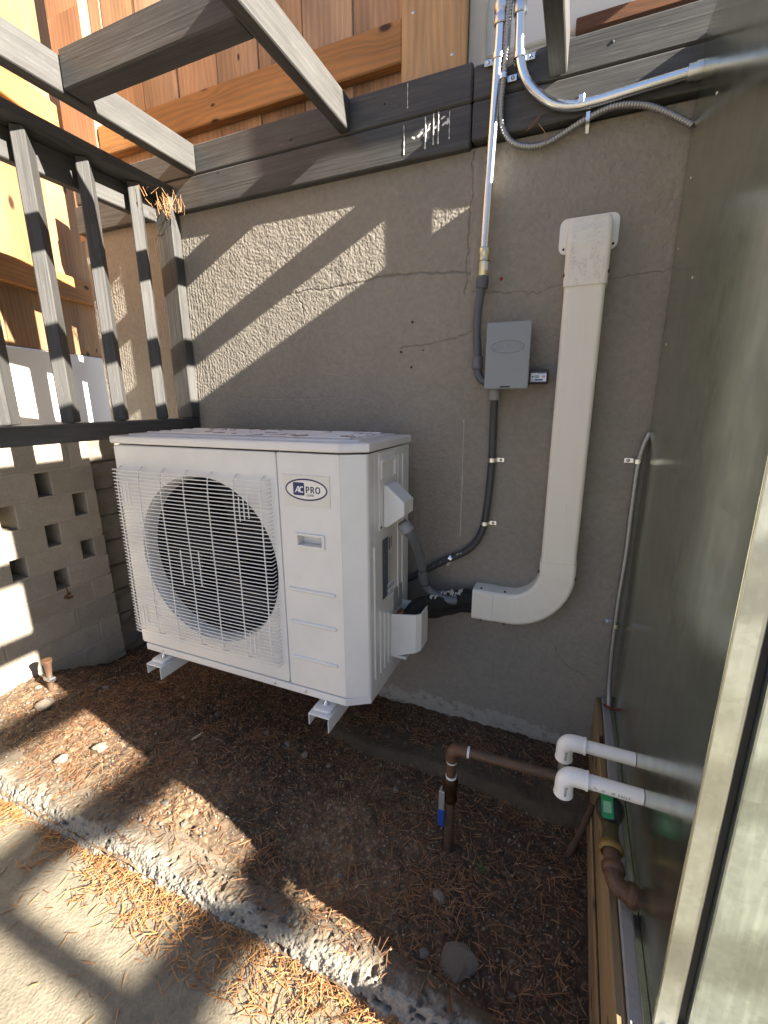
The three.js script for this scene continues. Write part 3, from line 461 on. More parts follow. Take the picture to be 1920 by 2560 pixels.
  for (const x of [-1.349, -0.839, -0.72]) add(base, 'screw', turned([[0.0, 0.0025], [0.002, 0.0028], [0.0045, 0.0022], [0.0062, 0.0006], [0.0062, 0]], [x, 0.349, AZ + 0.002], [0, 0, 1], 12), steel);
  // right side panel
  const sx = AX1, side = add(ac, 'side_panel', merged([lim(sx - 0.006, sx, y0, y1, AZB + 0.001, 0.3845, 0.001)]), acWhite);
  const onSide = (z0, z1, ya, yb, t, b = 0.002) => lim(sx - 0.001, sx + t, ya, yb, z0, z1, b);
  for (const [z, ya, yb] of [[0.345 + 0.05, 0.40, 0.84], [0.207, 0.60, 1.09], [0.165, 0.60, 1.09], [0.355, 0.40, 0.62], [0.322, 0.40, 0.60], [0.29, 0.40, 0.585], [0.207 + 0.02, 0.40, 0.43]]) add(side, 'side_rib', new THREE.CapsuleGeometry(0.0065, yb - ya - 0.013, 5, 10).scale(0.6, 1, 1).translate(sx, (ya + yb) / 2, z - 0.006), acWhite);
  const cov = add(ac, 'terminal_cover', merged([onSide(0.222, 0.358, 0.878, 1.108, 0.004, 0.0025)]), acPlastic);
  // handle pocket: raised lip with a dark slanted recess
  add(cov, 'grip_pocket', merged([onSide(0.244, 0.345, 1.078, 1.088, 0.010, 0.003), onSide(0.238, 0.247, 1.03, 1.088, 0.010, 0.003), onSide(0.340, 0.348, 1.03, 1.088, 0.008, 0.003), onSide(0.247, 0.340, 1.026, 1.034, 0.006, 0.002)]), acPlastic);
  // cable box: sloped hood
  const hood = new THREE.Shape(); hood.moveTo(0, 0.885); hood.lineTo(0.012, 0.885); hood.lineTo(0.066, 0.925); hood.lineTo(0.066, 0.965); hood.lineTo(0.012, 1.012); hood.lineTo(0, 1.012);
  add(cov, 'cable_hood', ext(hood, 0.082, 0.004, 2).translate(sx + 0.0045, 0, 0).translate(0, 0, 0.250), acPlastic);
  add(cov, 'screw', turned([[0, 0.002], [0.004, 0.0016], [0.004, 0]], [sx + 0.004, 0.888, 0.347], [1, 0, 0], 10), coilDark);
  // rating plate and barcode sticker
  const plate = canvasTex(128, 384, (g, w, h) => { g.fillStyle = '#454b55'; g.fillRect(0, 0, w * 0.52, h); g.fillStyle = '#c9c6bc'; g.fillRect(w * 0.52, 0, w, h); for (let k = 0; k < 60; k++) { g.fillStyle = k % 3 ? '#aab2bd' : '#8b939f'; g.fillRect(8 + (k % 2) * 28, 10 + k * 6.1, 8 + rnd() * 18, 2.2); } g.fillStyle = '#3a3d44'; g.fillRect(w * 0.58, 12, 14, 78); g.fillRect(w * 0.8, 12, 8, 70); for (let k = 0; k < 26; k++) g.fillRect(w * 0.58, 120 + k * 9, 12 + rnd() * 26, 2); });
  const bar = canvasTex(128, 128, (g, w, h) => { g.fillStyle = '#dfe3ea'; g.fillRect(0, 0, w, h); g.fillStyle = '#2d3a63'; for (let x = 10; x < 118; x += 3 + rnd() * 6) { g.fillRect(x, 16, 1 + rnd() * 3, 40); g.fillRect(x, 74, 1 + rnd() * 3, 24); } g.fillRect(12, 104, 92, 6); });
  add(side, 'rating_plate', new THREE.PlaneGeometry(0.086, 0.196).rotateY(Math.PI / 2).translate(sx + 0.0008, 0.745, 0.288), std({ map: plate, roughness: 0.4 }));
  add(side, 'barcode_sticker', new THREE.PlaneGeometry(0.062, 0.05).rotateX(0).rotateY(Math.PI / 2).translate(sx + 0.0016, 0.660, 0.262), std({ map: bar, roughness: 0.5 }));
  add(side, 'port_plate', onSide(0.165, 0.245, 0.565, 0.645, 0.003, 0.002), std({ color: lin(0.28, 0.28, 0.27), roughness: 0.5 }));
  // valve cover: open-topped pocket
  const vx = 0.098; const vc = [[0, 0.252], [vx - 0.012, 0.246], [vx, 0.236], [vx, 0.172], [vx - 0.01, 0.165], [0, 0.160]];
  const vs = new THREE.Shape(); vs.moveTo(0, -0.262); vs.lineTo(vx - 0.014, -0.254); vs.lineTo(vx, -0.238); vs.lineTo(vx, -0.17); vs.lineTo(vx - 0.01, -0.16); vs.lineTo(0, -0.155); const vh = new THREE.Path(); vh.moveTo(0.001, -0.258); vh.lineTo(0.001, -0.159); vh.lineTo(vx - 0.012, -0.164); vh.lineTo(vx - 0.004, -0.172); vh.lineTo(vx - 0.004, -0.236); vh.lineTo(vx - 0.016, -0.25); vs.holes.push(vh);
  const vg = new THREE.ExtrudeGeometry(vs, { depth: 0.165, bevelEnabled: false, steps: 8 }).rotateX(-Math.PI / 2).translate(0, 0.41, 0), vp = vg.attributes.position;
  for (let k = 0; k < vp.count; k++) { const q = (vp.getY(k) - 0.41) / 0.165, x = vp.getX(k), z = vp.getZ(k); vp.setY(k, vp.getY(k) + (0.032 * (x / vx)) * (1 - q) - (q > 0.98 && x < vx - 0.02 && z > 0.2 ? 0.008 : 0)); }
  vg.computeVertexNormals(); add(ac, 'valve_cover', merged([vg.translate(sx + 0.0005, 0, 0), lim(sx + 0.001, sx + 0.05, 0.4, 0.412, 0.165, 0.25, 0.002)]), acPlastic);
  for (const y of [0.545, 0.50]) add(ac, 'valve_stub', turned([[0, 0.055], [0.012, 0.055], [0.013, 0.04], [0.018, 0.038], [0.018, 0.012], [0.012, 0.01], [0.012, 0]], [sx, y, 0.205], [1, 0, 0], 12), std({ color: lin(0.42, 0.22, 0.12), metalness: 0.9, roughness: 0.4 }));
  // mounting feet
  for (const x of [-1.352, -0.648]) { const f = add(ac, 'foot', merged([ext(rshape(0.062, 0.075, 0.014), 0.010, 0.003).rotateX(-Math.PI / 2).translate(x, 0.310, 0.452), lim(x - 0.031, x + 0.031, 0.310, 0.338, 0.10, 0.442, 0.002)]), armWhite); add(f, 'bolt', turned([[0, 0.013], [0.004, 0.013], [0.0045, 0.006], [0.0075, 0.006], [0.0078, 0.0015], [0.0125, 0.001], [0.0125, 0]], [x, 0.320, 0.456], [0, 1, 0], 12), zinc); }
}
// wall bracket arms: inverted channels
[[-1.352, 'under the fan end of the unit'], [-0.648, 'under the pipe end of the unit']].forEach(([x, w]) => {
  const b = thing('wall_bracket', 'white steel channel bracket arm ' + w, 'bracket', 'wall bracket arms');
  add(b, 'arm', merged([lim(x - 0.0375, x + 0.0375, 0.305, 0.3095, 0.0, 0.505, 0.001), lim(x - 0.0375, x - 0.0345, 0.268, 0.3045, 0.0, 0.505, 0.001), lim(x + 0.0345, x + 0.0375, 0.262, 0.3045, 0.0, 0.51, 0.001)]), armWhite);
  add(b, 'wall_plate', lim(x - 0.045, x + 0.045, 0.24, 0.62, -0.002, 0.006, 0.002), armWhite);
});
// debris lying on the lid
{ const g = []; for (let k = 0; k < 34; k++) { const L = rr(0.02, 0.05), m = new THREE.CylinderGeometry(0.0007, 0.0012, L, 4).rotateZ(Math.PI / 2).rotateY(rr(0, 3.14)).translate(rr(AX0 + 0.08, AX1 - 0.08), 1.1545, rr(0.14, 0.42)); g.push(m); } tag(add(scene, 'needles_on_lid', merged(g), std({ color: lin(0.24, 0.11, 0.045), roughness: 0.9 })), 'dry brown needles lying on top of the air conditioner', 'needles', null, 'stuff'); }

// ---------------------------------------------------------------- line set cover
{
  const d = thing('line_set_cover', 'cream plastic duct running down the wall and curving to the unit', 'duct');
  const sect = (w, dp, r = 0.012) => { const o = []; o.push([-w / 2, 0]); for (let k = 0; k <= 4; k++) { const a = Math.PI - k / 4 * Math.PI / 2; o.push([-w / 2 + r + r * Math.cos(a), dp - r + r * Math.sin(a)]); } for (let k = 0; k <= 4; k++) { const a = Math.PI / 2 - k / 4 * Math.PI / 2; o.push([w / 2 - r + r * Math.cos(a), dp - r + r * Math.sin(a)]); } o.push([w / 2, 0]); return o; };
  function sweep(path, prof, cap = true) { // path of [x,y,tx,ty]
    const P = [], I = [], U = [], m = prof.length;
    path.forEach(([x, y, tx, ty], i) => prof.forEach(([a, b], k) => { P.push(x - ty * -a * 1, y + tx * -a, b); U.push(k / m, i * 0.05); }));
    for (let i = 0; i < path.length - 1; i++) for (let k = 0; k < m; k++) { const a = i * m + k, b = i * m + (k + 1) % m, c = a + m, e = b + m; I.push(a, b, c, b, e, c); }
    let g = new THREE.BufferGeometry(); g.setAttribute('position', new THREE.Float32BufferAttribute(P, 3)); g.setAttribute('uv', new THREE.Float32BufferAttribute(U, 2)); g.setIndex(I);
    if (cap) { const q = []; for (const s of [0, path.length - 1]) for (let k = 1; k < m - 1; k++) s ? q.push(s * m, s * m + k + 1, s * m + k) : q.push(0, k, k + 1); g.setIndex([...I, ...q]); }
    g = g.toNonIndexed(); g.computeVertexNormals(); return g;
  }
  const XC = -0.0105;
  add(d, 'straight_channel', sweep([[XC, 1.60, 0, -1], [XC, 0.740, 0, -1]], sect(0.105, 0.066)), cream);
  const arc = []; arc.push([XC, 0.747, 0, -1]); for (let k = 0; k <= 22; k++) { const a = k / 22 * Math.PI / 2; arc.push([XC - 0.15 + 0.15 * Math.cos(a), 0.7085 - 0.15 * Math.sin(a), -Math.sin(a), -Math.cos(a)]); } arc.push([-0.206, 0.5585, -1, 0]);
  add(d, 'elbow', sweep(arc, sect(0.110, 0.070)), cream);
  add(d, 'end_coupling', sweep([[-0.2065, 0.5585, -1, 0], [-0.266, 0.5585, -1, 0], [-0.277, 0.5585, -1, 0]], sect(0.112, 0.071)), cream);
  const cap = add(d, 'wall_cap', sweep([[XC, 1.727, 0, -1], [XC, 1.723, 0, -1], [XC, 1.712, 0, -1], [XC, 1.69, 0, -1], [XC, 1.66, 0, -1], [XC, 1.556, 0, -1]].map((p) => p), sect(0.112, 0.070)), creamGrime);
  { const p = cap.geometry.attributes.position; for (let k = 0; k < p.count; k++) { const y = p.getY(k), t = ss(1.65, 1.727, y); p.setZ(k, p.getZ(k) * (1 - 0.30 * t * t)); p.setX(k, XC + (p.getX(k) - XC) * (1 - 0.09 * ss(1.705, 1.727, y))); } cap.geometry.computeVertexNormals(); }
  add(cap, 'flange', ext(rshape(0.152, 0.092, 0.024, XC - 0.003, 1.699), 0.005, 0.0015).translate(0, 0, 0.0005), creamCap);
  for (const x of [-0.076, 0.051]) add(cap, 'screw_hole', new THREE.CylinderGeometry(0.0032, 0.0032, 0.002, 10).rotateX(Math.PI / 2).translate(x, 1.667, 0.0055), coilDark);
  const rc = std({ color: lin(0.07, 0.06, 0.05), roughness: 0.7 });
  for (const [x, y, z] of [[-0.0655, 1.586, 0.061], [0.0445, 1.586, 0.061], [0.0445, 0.70, 0.062], [-0.0665, 0.71, 0.062], [-0.08, 0.632, 0.058], [-0.17, 0.6145, 0.05], [-0.25, 0.6145, 0.05], [-0.245, 0.5025, 0.064], [-0.165, 0.5025, 0.064]]) add(d, 'screw', new THREE.SphereGeometry(0.0055, 10, 8).scale(0.75, 1, 0.8).translate(x, y, z), rc);
}
// insulated refrigerant lines from the valve to the duct
{
  const l = thing('insulated_pipes', 'black foam wrapped refrigerant lines spattered with paint beside the valve cover', 'pipe');
  add(l, 'pipe', tube(curve([[-0.272, 0.566, 0.036], [-0.31, 0.566, 0.045], [-0.36, 0.562, 0.075], [-0.41, 0.562, 0.12], [-0.435, 0.565, 0.165], [-0.455, 0.545, 0.20], [-0.47, 0.53, 0.207]]), (s) => 0.030 + 0.002 * Math.sin(s * 60), 50, 14), foam);
  add(l, 'pipe', tube(curve([[-0.272, 0.535, 0.03], [-0.33, 0.525, 0.04], [-0.39, 0.52, 0.09], [-0.43, 0.53, 0.15], [-0.46, 0.515, 0.195]]), (s) => 0.022 + 0.0015 * Math.sin(s * 90), 40, 12), foam);
  const sp = std({ color: lin(0.5, 0.48, 0.45), roughness: 0.8 });
  for (let k = 0; k < 44; k++) { const t = rr(0.1, 1), x = lerp(-0.285, -0.41, t), z = lerp(0.04, 0.12, t * t), a = rr(0.2, 1.5), r = 0.0312; const len = rr(0.004, 0.018); add(l, 'paint_spatter', new THREE.SphereGeometry(1, 6, 5).scale(rr(0.0015, 0.005), len, 0.0014).rotateX(-a).translate(x, 0.564 + r * Math.sin(a), z + r * Math.cos(a)), sp); }
}
// ---------------------------------------------------------------- electrical
const strap = (parent, a, r, side, wall, mat = zinc) => { // one-hole strap round a vertical conduit
  const [x, y, z] = a, s = new THREE.Shape(); s.absarc(0, 0, r + 0.0022, 0, Math.PI * 2, false); const h = new THREE.Path(); h.absarc(0, 0, r, 0, Math.PI * 2, true); s.holes.push(h);
  const st = add(parent, 'strap', merged([new THREE.ExtrudeGeometry(s, { depth: 0.013, bevelEnabled: false, curveSegments: 14 }).rotateX(Math.PI / 2).translate(x, y + 0.0065, z), lim(...(side > 0 ? [x + r, x + r + 0.026] : [x - r - 0.026, x - r]), y - 0.0075, y + 0.0075, wall, wall + 0.003, 0.001)]), mat);
  add(st, 'screw', turned([[0, 0.0045], [0.003, 0.0042], [0.0052, 0.001], [0.0052, 0]], [x + side * (r + 0.015), y, wall + 0.003], [0, 0, 1], 8), steel); return st;
};
const bw = 0.0285; // face of the ledger
{
  const e = thing('steel_conduit', 'straight shiny steel conduit dropping from above to the grey disconnect', 'conduit');
  add(e, 'pipe', rod([-0.277, 2.235, 0.042], [-0.2945, 1.69, 0.040], 0.0128, 24), zinc);
  add(e, 'connector', turned([[0.0135, 0], [0.0175, 0.002], [0.0175, 0.018], [0.015, 0.02], [0.015, 0.03], [0.0195, 0.032], [0.0195, 0.05], [0.017, 0.052], [0.017, 0.075], [0.0, 0.075]], [-0.2775, 2.215, 0.042], [0.03, 1, 0]), steel);
  add(e, 'coupling', turned([[0.0, 0], [0.0145, 0], [0.0145, 0.042], [0.017, 0.043], [0.017, 0.040], [0.0145, 0.042], [0.0145, 0.058], [0.0172, 0.06], [0.0172, 0.074], [0.013, 0.078]], [-0.2955, 1.612, 0.040], [0.03, 1, 0]), yzinc);
  add(e, 'coupling_label', new THREE.CylinderGeometry(0.0149, 0.0149, 0.024, 12, 1, true, 0.3, 1.0).translate(-0.2945, 1.638, 0.040), paint(lin(0.7, 0.7, 0.7)));
  strap(e, [-0.2795, 2.148, 0.042], 0.0132, -1, bw); 
  add(e, 'body_fitting', lim(-0.302, -0.252, 2.292, 2.42, 0.032, 0.07, 0.008), steel);
}
{
  const e = thing('bent_conduit', 'shiny steel conduit bending across the ledger into the cabinet', 'conduit');
  add(e, 'pipe', tube(curve([[-0.229, 2.26, 0.042], [-0.2265, 2.20, 0.042], [-0.2235, 2.14, 0.042], [-0.211, 2.095, 0.042], [-0.192, 2.063, 0.042], [-0.165, 2.036, 0.042], [-0.132, 2.011, 0.042], [-0.1, 1.998, 0.042], [-0.065, 1.992, 0.042], [-0.02, 1.992, 0.042], [0.04, 1.996, 0.042], [0.12, 2.001, 0.042], [0.199, 2.006, 0.042]]), 0.0128, 90, 18), zinc);
  add(e, 'connector', turned([[0.0135, 0], [0.0172, 0.002], [0.0172, 0.02], [0.0148, 0.022], [0.0148, 0.03], [0.019, 0.032], [0.019, 0.06], [0, 0.06]], [-0.2285, 2.225, 0.042], [0, 1, 0]), steel);
  add(e, 'connector', turned([[0.0135, 0], [0.0172, 0.002], [0.0172, 0.016], [0.019, 0.018], [0.019, 0.030]], [0.17, 2.0045, 0.042], [1, 0.03, 0]), steel);
  strap(e, [-0.2235, 2.135, 0.042], 0.0132, 1, bw);
  const st = add(e, 'strap', merged([lim(-0.067, -0.054, 1.992, 2.009, 0.0535, 0.056, 0.001), lim(-0.067, -0.054, 2.0055, 2.022, bw, bw + 0.003, 0.001), lim(-0.067, -0.054, 2.0055, 2.008, bw + 0.002, 0.055, 0.0005)]), zinc); add(st, 'screw', turned([[0, 0.004], [0.005, 0.001], [0.005, 0]], [-0.0605, 2.015, bw + 0.003], [0, 0, 1], 8), steel);
}
const corr = (r, amp, pitch) => (s) => r + amp * Math.cos(s / pitch * Math.PI * 2);
{
  const e = thing('armoured_cable', 'ribbed flexible metal cable looping below the bent conduit', 'cable');
  const c = curve([[-0.252, 2.30, 0.052], [-0.256, 2.22, 0.05], [-0.2575, 2.165, 0.045], [-0.262, 2.10, 0.044], [-0.2655, 2.042, 0.042], [-0.262, 1.994, 0.034], [-0.236, 1.955, 0.02], [-0.191, 1.936, 0.016], [-0.144, 1.934, 0.016], [-0.099, 1.947, 0.02], [-0.041, 1.965, 0.03], [0.019, 1.974, 0.036], [0.084, 1.966, 0.03], [0.135, 1.943, 0.026], [0.199, 1.901, 0.026]]);
  add(e, 'cable', tube(c, corr(0.0078, 0.0009, 0.007), 620, 10), flexSteel);
  strap(e, [-0.2635, 2.098, 0.044], 0.0088, 1, bw);
  add(e, 'strap', merged([lim(-0.047, -0.036, 1.956, 1.976, 0.037, 0.0395, 0.001), lim(-0.047, -0.036, 1.942, 1.956, 0.001, 0.004, 0.001), lim(-0.047, -0.036, 1.953, 1.956, 0.003, 0.039, 0.001)]), zinc);
}
{
  const e = thing('disconnect_box', 'grey metal disconnect box with embossed oval on the stucco wall', 'electrical box');
  add(e, 'enclosure', lim(-0.262, -0.145, 1.290, 1.466, 0.001, 0.072, 0.002), boxGrey);
  const cv = add(e, 'cover', lim(-0.267, -0.139, 1.284, 1.473, 0.0725, 0.0905, 0.0022), boxGrey);
  const font = await new FontLoader().loadAsync('fonts/droid/droid_sans_bold.typeface.json');
  const tg = new TextGeometry('AC PRO', { font, size: 0.0155, depth: 0.0018, curveSegments: 3 }); tg.computeBoundingBox(); tg.translate(-(tg.boundingBox.max.x) / 2 - 0.204, 1.3965, 0.0902);
  add(cv, 'embossed_oval', new THREE.TorusGeometry(1, 0.045, 6, 48).scale(0.046, 0.0175, 0.035).translate(-0.204, 1.404, 0.0906), boxGrey);
  add(cv, 'embossed_lettering', tg, boxGrey);
  add(cv, 'hasp_slot', lim(-0.220, -0.190, 1.2885, 1.2925, 0.0905, 0.0925, 0.001), black);
  const s = thing('surge_protector', 'small dark box with white label plugged into the disconnect', 'surge protector');
  add(s, 'housing', lim(-0.1445, -0.087, 1.298, 1.339, 0.012, 0.050, 0.003), maroon);
  const lab = canvasTex(256, 140, (g, w, h) => { g.fillStyle = '#dfe3ee'; g.fillRect(0, 0, w, h); g.fillStyle = '#8f9bc8'; g.fillRect(120, 0, 136, 20); g.fillStyle = '#1b1f3c'; g.beginPath(); g.arc(34, 62, 14, 0, 7); g.fill(); for (let k = 0; k < 5; k++) g.fillRect(64, 38 + k * 10, 70 + (k % 2) * 20, 5); g.fillStyle = '#b6272f'; g.fillRect(176, 46, 66, 12); g.fillRect(186, 64, 50, 10); g.fillStyle = '#23357a'; g.fillRect(70, 100, 130, 26); g.fillStyle = '#8490b8'; g.fillRect(14, 104, 50, 18); });
  add(s, 'label', new THREE.PlaneGeometry(0.044, 0.0245).translate(-0.1137, 1.3175, 0.0508), std({ map: lab, roughness: 0.4 }));
}
{
  const e = thing('grey_whip', 'dark grey flexible conduit between steel conduit and the disconnect', 'conduit');
  add(e, 'pipe', tube(curve([[-0.2955, 1.605, 0.040], [-0.2985, 1.575, 0.040], [-0.3045, 1.515, 0.044], [-0.306, 1.46, 0.042], [-0.3015, 1.40, 0.04], [-0.2995, 1.35, 0.04], [-0.294, 1.328, 0.04], [-0.281, 1.312, 0.04], [-0.262, 1.306, 0.04]]), 0.0128, 70, 16), greyPvc);
  add(e, 'nut', turned([[0.0145, 0], [0.0185, 0.003], [0.0185, 0.03], [0.0165, 0.034], [0.013, 0.036]], [-0.2965, 1.578, 0.040], [0.03, 1, 0], 12), greyPvc);
  add(e, 'nut', turned([[0.0135, -0.002], [0.0178, 0], [0.0182, 0.004], [0.017, 0.007], [0.0172, 0.034], [0.0135, 0.036]], [-0.3, 1.348, 0.04], [-0.02, 1, 0], 12), std({ color: lin(0.12, 0.12, 0.135), roughness: 0.45 }));
}
{
  const e = thing('feeder_conduit', 'dark flexible conduit strapped down the wall from disconnect to unit', 'conduit');
  add(e, 'pipe', tube(curve([[-0.243, 1.29, 0.040], [-0.2425, 1.25, 0.036], [-0.2445, 1.19, 0.022], [-0.2435, 1.06, 0.018], [-0.247, 0.96, 0.018], [-0.2525, 0.883, 0.018], [-0.2605, 0.826, 0.018], [-0.2825, 0.772, 0.018], [-0.321, 0.729, 0.018], [-0.382, 0.693, 0.018], [-0.435, 0.658, 0.018], [-0.50, 0.615, 0.018], [-0.58, 0.56, 0.02]]), 0.0122, 110, 14), darkPvc);
  add(e, 'nut', turned([[0.012, -0.004], [0.0165, -0.002], [0.0165, 0.022], [0.0145, 0.026], [0.0145, 0.032]], [-0.2425, 1.256, 0.037], [0, 1, 0.05], 12), greyFit);
  strap(e, [-0.2435, 1.06, 0.018], 0.0126, 1, 0.001); strap(e, [-0.257, 0.842, 0.018], 0.0126, 1, 0.001);
  const st = strap(e, [0, 0, 0], 0.0126, -1, -0.017); st.rotation.z = 1.1; st.position.set(-0.372, 0.699, 0.018);
  const sp = std({ color: lin(0.5, 0.48, 0.45), roughness: 0.8 });
  for (let k = 0; k < 18; k++) { const t = rr(0, 1), x = lerp(-0.33, -0.48, t), y = lerp(0.724, 0.629, t), a = rr(0.3, 1.4); add(e, 'paint_spatter', new THREE.SphereGeometry(1, 6, 5).scale(rr(0.002, 0.008), rr(0.001, 0.003), 0.0012).rotateZ(0.6).translate(x, y + 0.0122 * Math.sin(a) * 0.8, 0.018 + 0.0122 * Math.cos(a)), sp); }
}
{
  const e = thing('unit_whip', 'thick grey flexible conduit curving from the unit cable hood', 'conduit');
  add(e, 'pipe', tube(curve([[-0.456, 0.896, 0.291], [-0.440, 0.870, 0.286], [-0.430, 0.838, 0.262], [-0.432, 0.795, 0.218], [-0.43, 0.745, 0.185], [-0.432, 0.70, 0.16], [-0.434, 0.655, 0.14], [-0.428, 0.62, 0.12], [-0.412, 0.597, 0.11], [-0.38, 0.578, 0.10], [-0.35, 0.572, 0.095], [-0.33, 0.57, 0.085]]), 0.0148, 80, 16), std({ color: lin(0.125, 0.135, 0.15), roughness: 0.42 }));
  add(e, 'nut', turned([[0.0155, -0.004], [0.0215, -0.001], [0.022, 0.006], [0.0205, 0.009], [0.0205, 0.026], [0.015, 0.029]], [-0.4385, 0.868, 0.287], [-0.5, 0.8, 0.12], 14), greyFit);
  for (const [x, y, z, t] of [[-0.4325, 0.70, 0.16, [0, 1, 0.5]], [-0.431, 0.638, 0.13, [0, 1, 0.45]]]) add(e, 'cable_tie', new THREE.TorusGeometry(0.0158, 0.0013, 6, 24).applyQuaternion(new THREE.Quaternion().setFromUnitVectors(V(0, 0, 1), V(...t).normalize())).translate(x, y, z), black);
}
{
  const e = thing('corner_cable', 'ribbed flexible metal cable running down the corner beside the cabinet', 'cable');
  add(e, 'cable', tube(curve([[0.199, 1.16, 0.020], [0.188, 1.125, 0.020], [0.181, 1.075, 0.018], [0.179, 0.962, 0.018], [0.180, 0.774, 0.018], [0.1765, 0.639, 0.018], [0.1765, 0.441, 0.022], [0.181, 0.33, 0.03], [0.185, 0.27, 0.05]]), corr(0.0078, 0.0009, 0.007), 360, 10), flexSteel);
  for (const y of [1.075, 0.545]) strap(e, [0.1785, y, 0.018], 0.0088, -1, 0.001);
}

// ---------------------------------------------------------------- plumbing by the cabinet
const pipeText = canvasTex(512, 128, (g, w, h) => { g.fillStyle = '#e8e5e0'; g.fillRect(0, 0, w, h); g.fillStyle = '#77777a'; g.strokeStyle = '#8b8b8e'; g.font = 'bold 44px monospace'; g.fillText('JM EAGLE', 200, 80, 270); g.lineWidth = 4; g.beginPath(); g.arc(40, 52, 10, 0, 7); g.arc(58, 70, 10, 0, 7); g.stroke(); g.beginPath(); g.arc(130, 66, 16, 0, 7); g.stroke(); g.fillRect(116, 62, 30, 5); });
const fitText = canvasTex(64, 128, (g, w, h) => { g.fillStyle = '#e6e3de'; g.fillRect(0, 0, w, h); g.fillStyle = '#33343a'; for (let y = 14; y < 110; y += 3 + rnd() * 5) g.fillRect(16, y, 22 + rnd() * 10, 1 + rnd() * 3); g.fillRect(46, 10, 4, 30); });
[[0.436, 0.481, 0.060, 'plain white plastic drain pipe nearer the stucco wall', false], [0.451, 0.606, 0.061, 'white plastic drain pipe with printed lettering above the green tag', true]].forEach(([y, z, x, lb, print]) => {
  const p = thing('drain_pipe', lb, 'pipe', 'drain pipes into the cabinet'), r = 0.0152;
  add(p, 'pipe', rod([x + 0.02, y, z], [0.199, y, z], r, 24), pvcWhite);
  const el = add(p, 'elbow', merged([tube(curve([[x + 0.034, y, z], [x + 0.008, y, z], [x - 0.004, y - 0.003, z], [x - 0.011, y - 0.013, z], [x - 0.012, y - 0.026, z], [x - 0.012, y - 0.05, z]]), 0.0196, 30, 20), turned([[0.0196, -0.001], [0.0208, 0], [0.0208, 0.004], [0.0196, 0.0045]], [x + 0.030, y, z], [1, 0, 0]), turned([[0.0196, -0.001], [0.0208, 0], [0.0208, 0.004], [0.0196, 0.0045]], [x - 0.012, y - 0.050, z], [0, 1, 0])]), pvcWhite);
  add(el, 'moulded_mark', new THREE.CylinderGeometry(0.0198, 0.0198, 0.034, 8, 1, true, -0.1, 0.62).translate(x - 0.012, y - 0.028, z), std({ map: fitText, roughness: 0.4 }));
  add(p, 'threaded_tail', rod([x - 0.012, y - 0.05, z], [x - 0.012, y - (print ? 0.065 : 0.10), z], 0.0115, 14), print ? black : flexSteel);
  if (print) add(p, 'printed_band', new THREE.CylinderGeometry(r + 0.0004, r + 0.0004, 0.094, 14, 1, true, -0.75, 1.5).rotateZ(Math.PI / 2).rotateX(0.0).translate(0.147, y, z), std({ map: (() => { pipeText.center.set(0.5, 0.5); pipeText.rotation = -Math.PI / 2; return pipeText; })(), roughness: 0.35 }));
});
{
  const p = thing('iron_pipe', 'rusty iron water pipe rising from the dirt with blue valve lever', 'pipe'), B = [-0.226, 0.512];
  add(p, 'riser', rod([B[0], -0.05, B[1]], [B[0], 0.20, B[1]], 0.0135, 16), rust);
  add(p, 'riser', rod([B[0], 0.24, B[1]], [B[0], 0.325, B[1]], 0.0128, 16), rustRed);
  const v = add(p, 'valve_body', turned([[0.0135, 0], [0.019, 0.003], [0.019, 0.02], [0.0165, 0.024], [0.0165, 0.052], [0.0198, 0.055], [0.0198, 0.074], [0.015, 0.078]], [B[0], 0.172, B[1]], [0, 1, 0], 8), brass);
  add(v, 'lever', lim(B[0] - 0.028, B[0] - 0.012, 0.150, 0.212, B[1] + 0.015, B[1] + 0.019, 0.001), std({ color: lin(0.5, 0.5, 0.48), metalness: 0.7, roughness: 0.4 })); add(v, 'lever_grip', lim(B[0] - 0.030, B[0] - 0.011, 0.094, 0.152, B[1] + 0.0135, B[1] + 0.0205, 0.002), paint(lin(0.015, 0.06, 0.26), 0.45));
  add(p, 'elbow', merged([tube(curve([[B[0], 0.308, B[1]], [B[0], 0.328, B[1]], [B[0] + 0.006, 0.3405, B[1]], [B[0] + 0.018, 0.345, B[1] - 0.001], [B[0] + 0.04, 0.3448, B[1] - 0.003]]), 0.0162, 24, 14)]), rustRed);
  add(p, 'run', rod([B[0] + 0.03, 0.345, B[1] - 0.002], [0.152, 0.335, 0.486], 0.0126, 16), rust);
  for (const [a, b] of [[[B[0], 0.252, B[1]], [B[0], 0.258, B[1]]], [[B[0], 0.302, B[1]], [B[0], 0.305, B[1]]], [[B[0] + 0.04, 0.3448, B[1] - 0.003], [B[0] + 0.046, 0.3446, B[1] - 0.0035]]]) add(p, 'thread_tape', rod(a, b, 0.0148, 14), teflon);
}
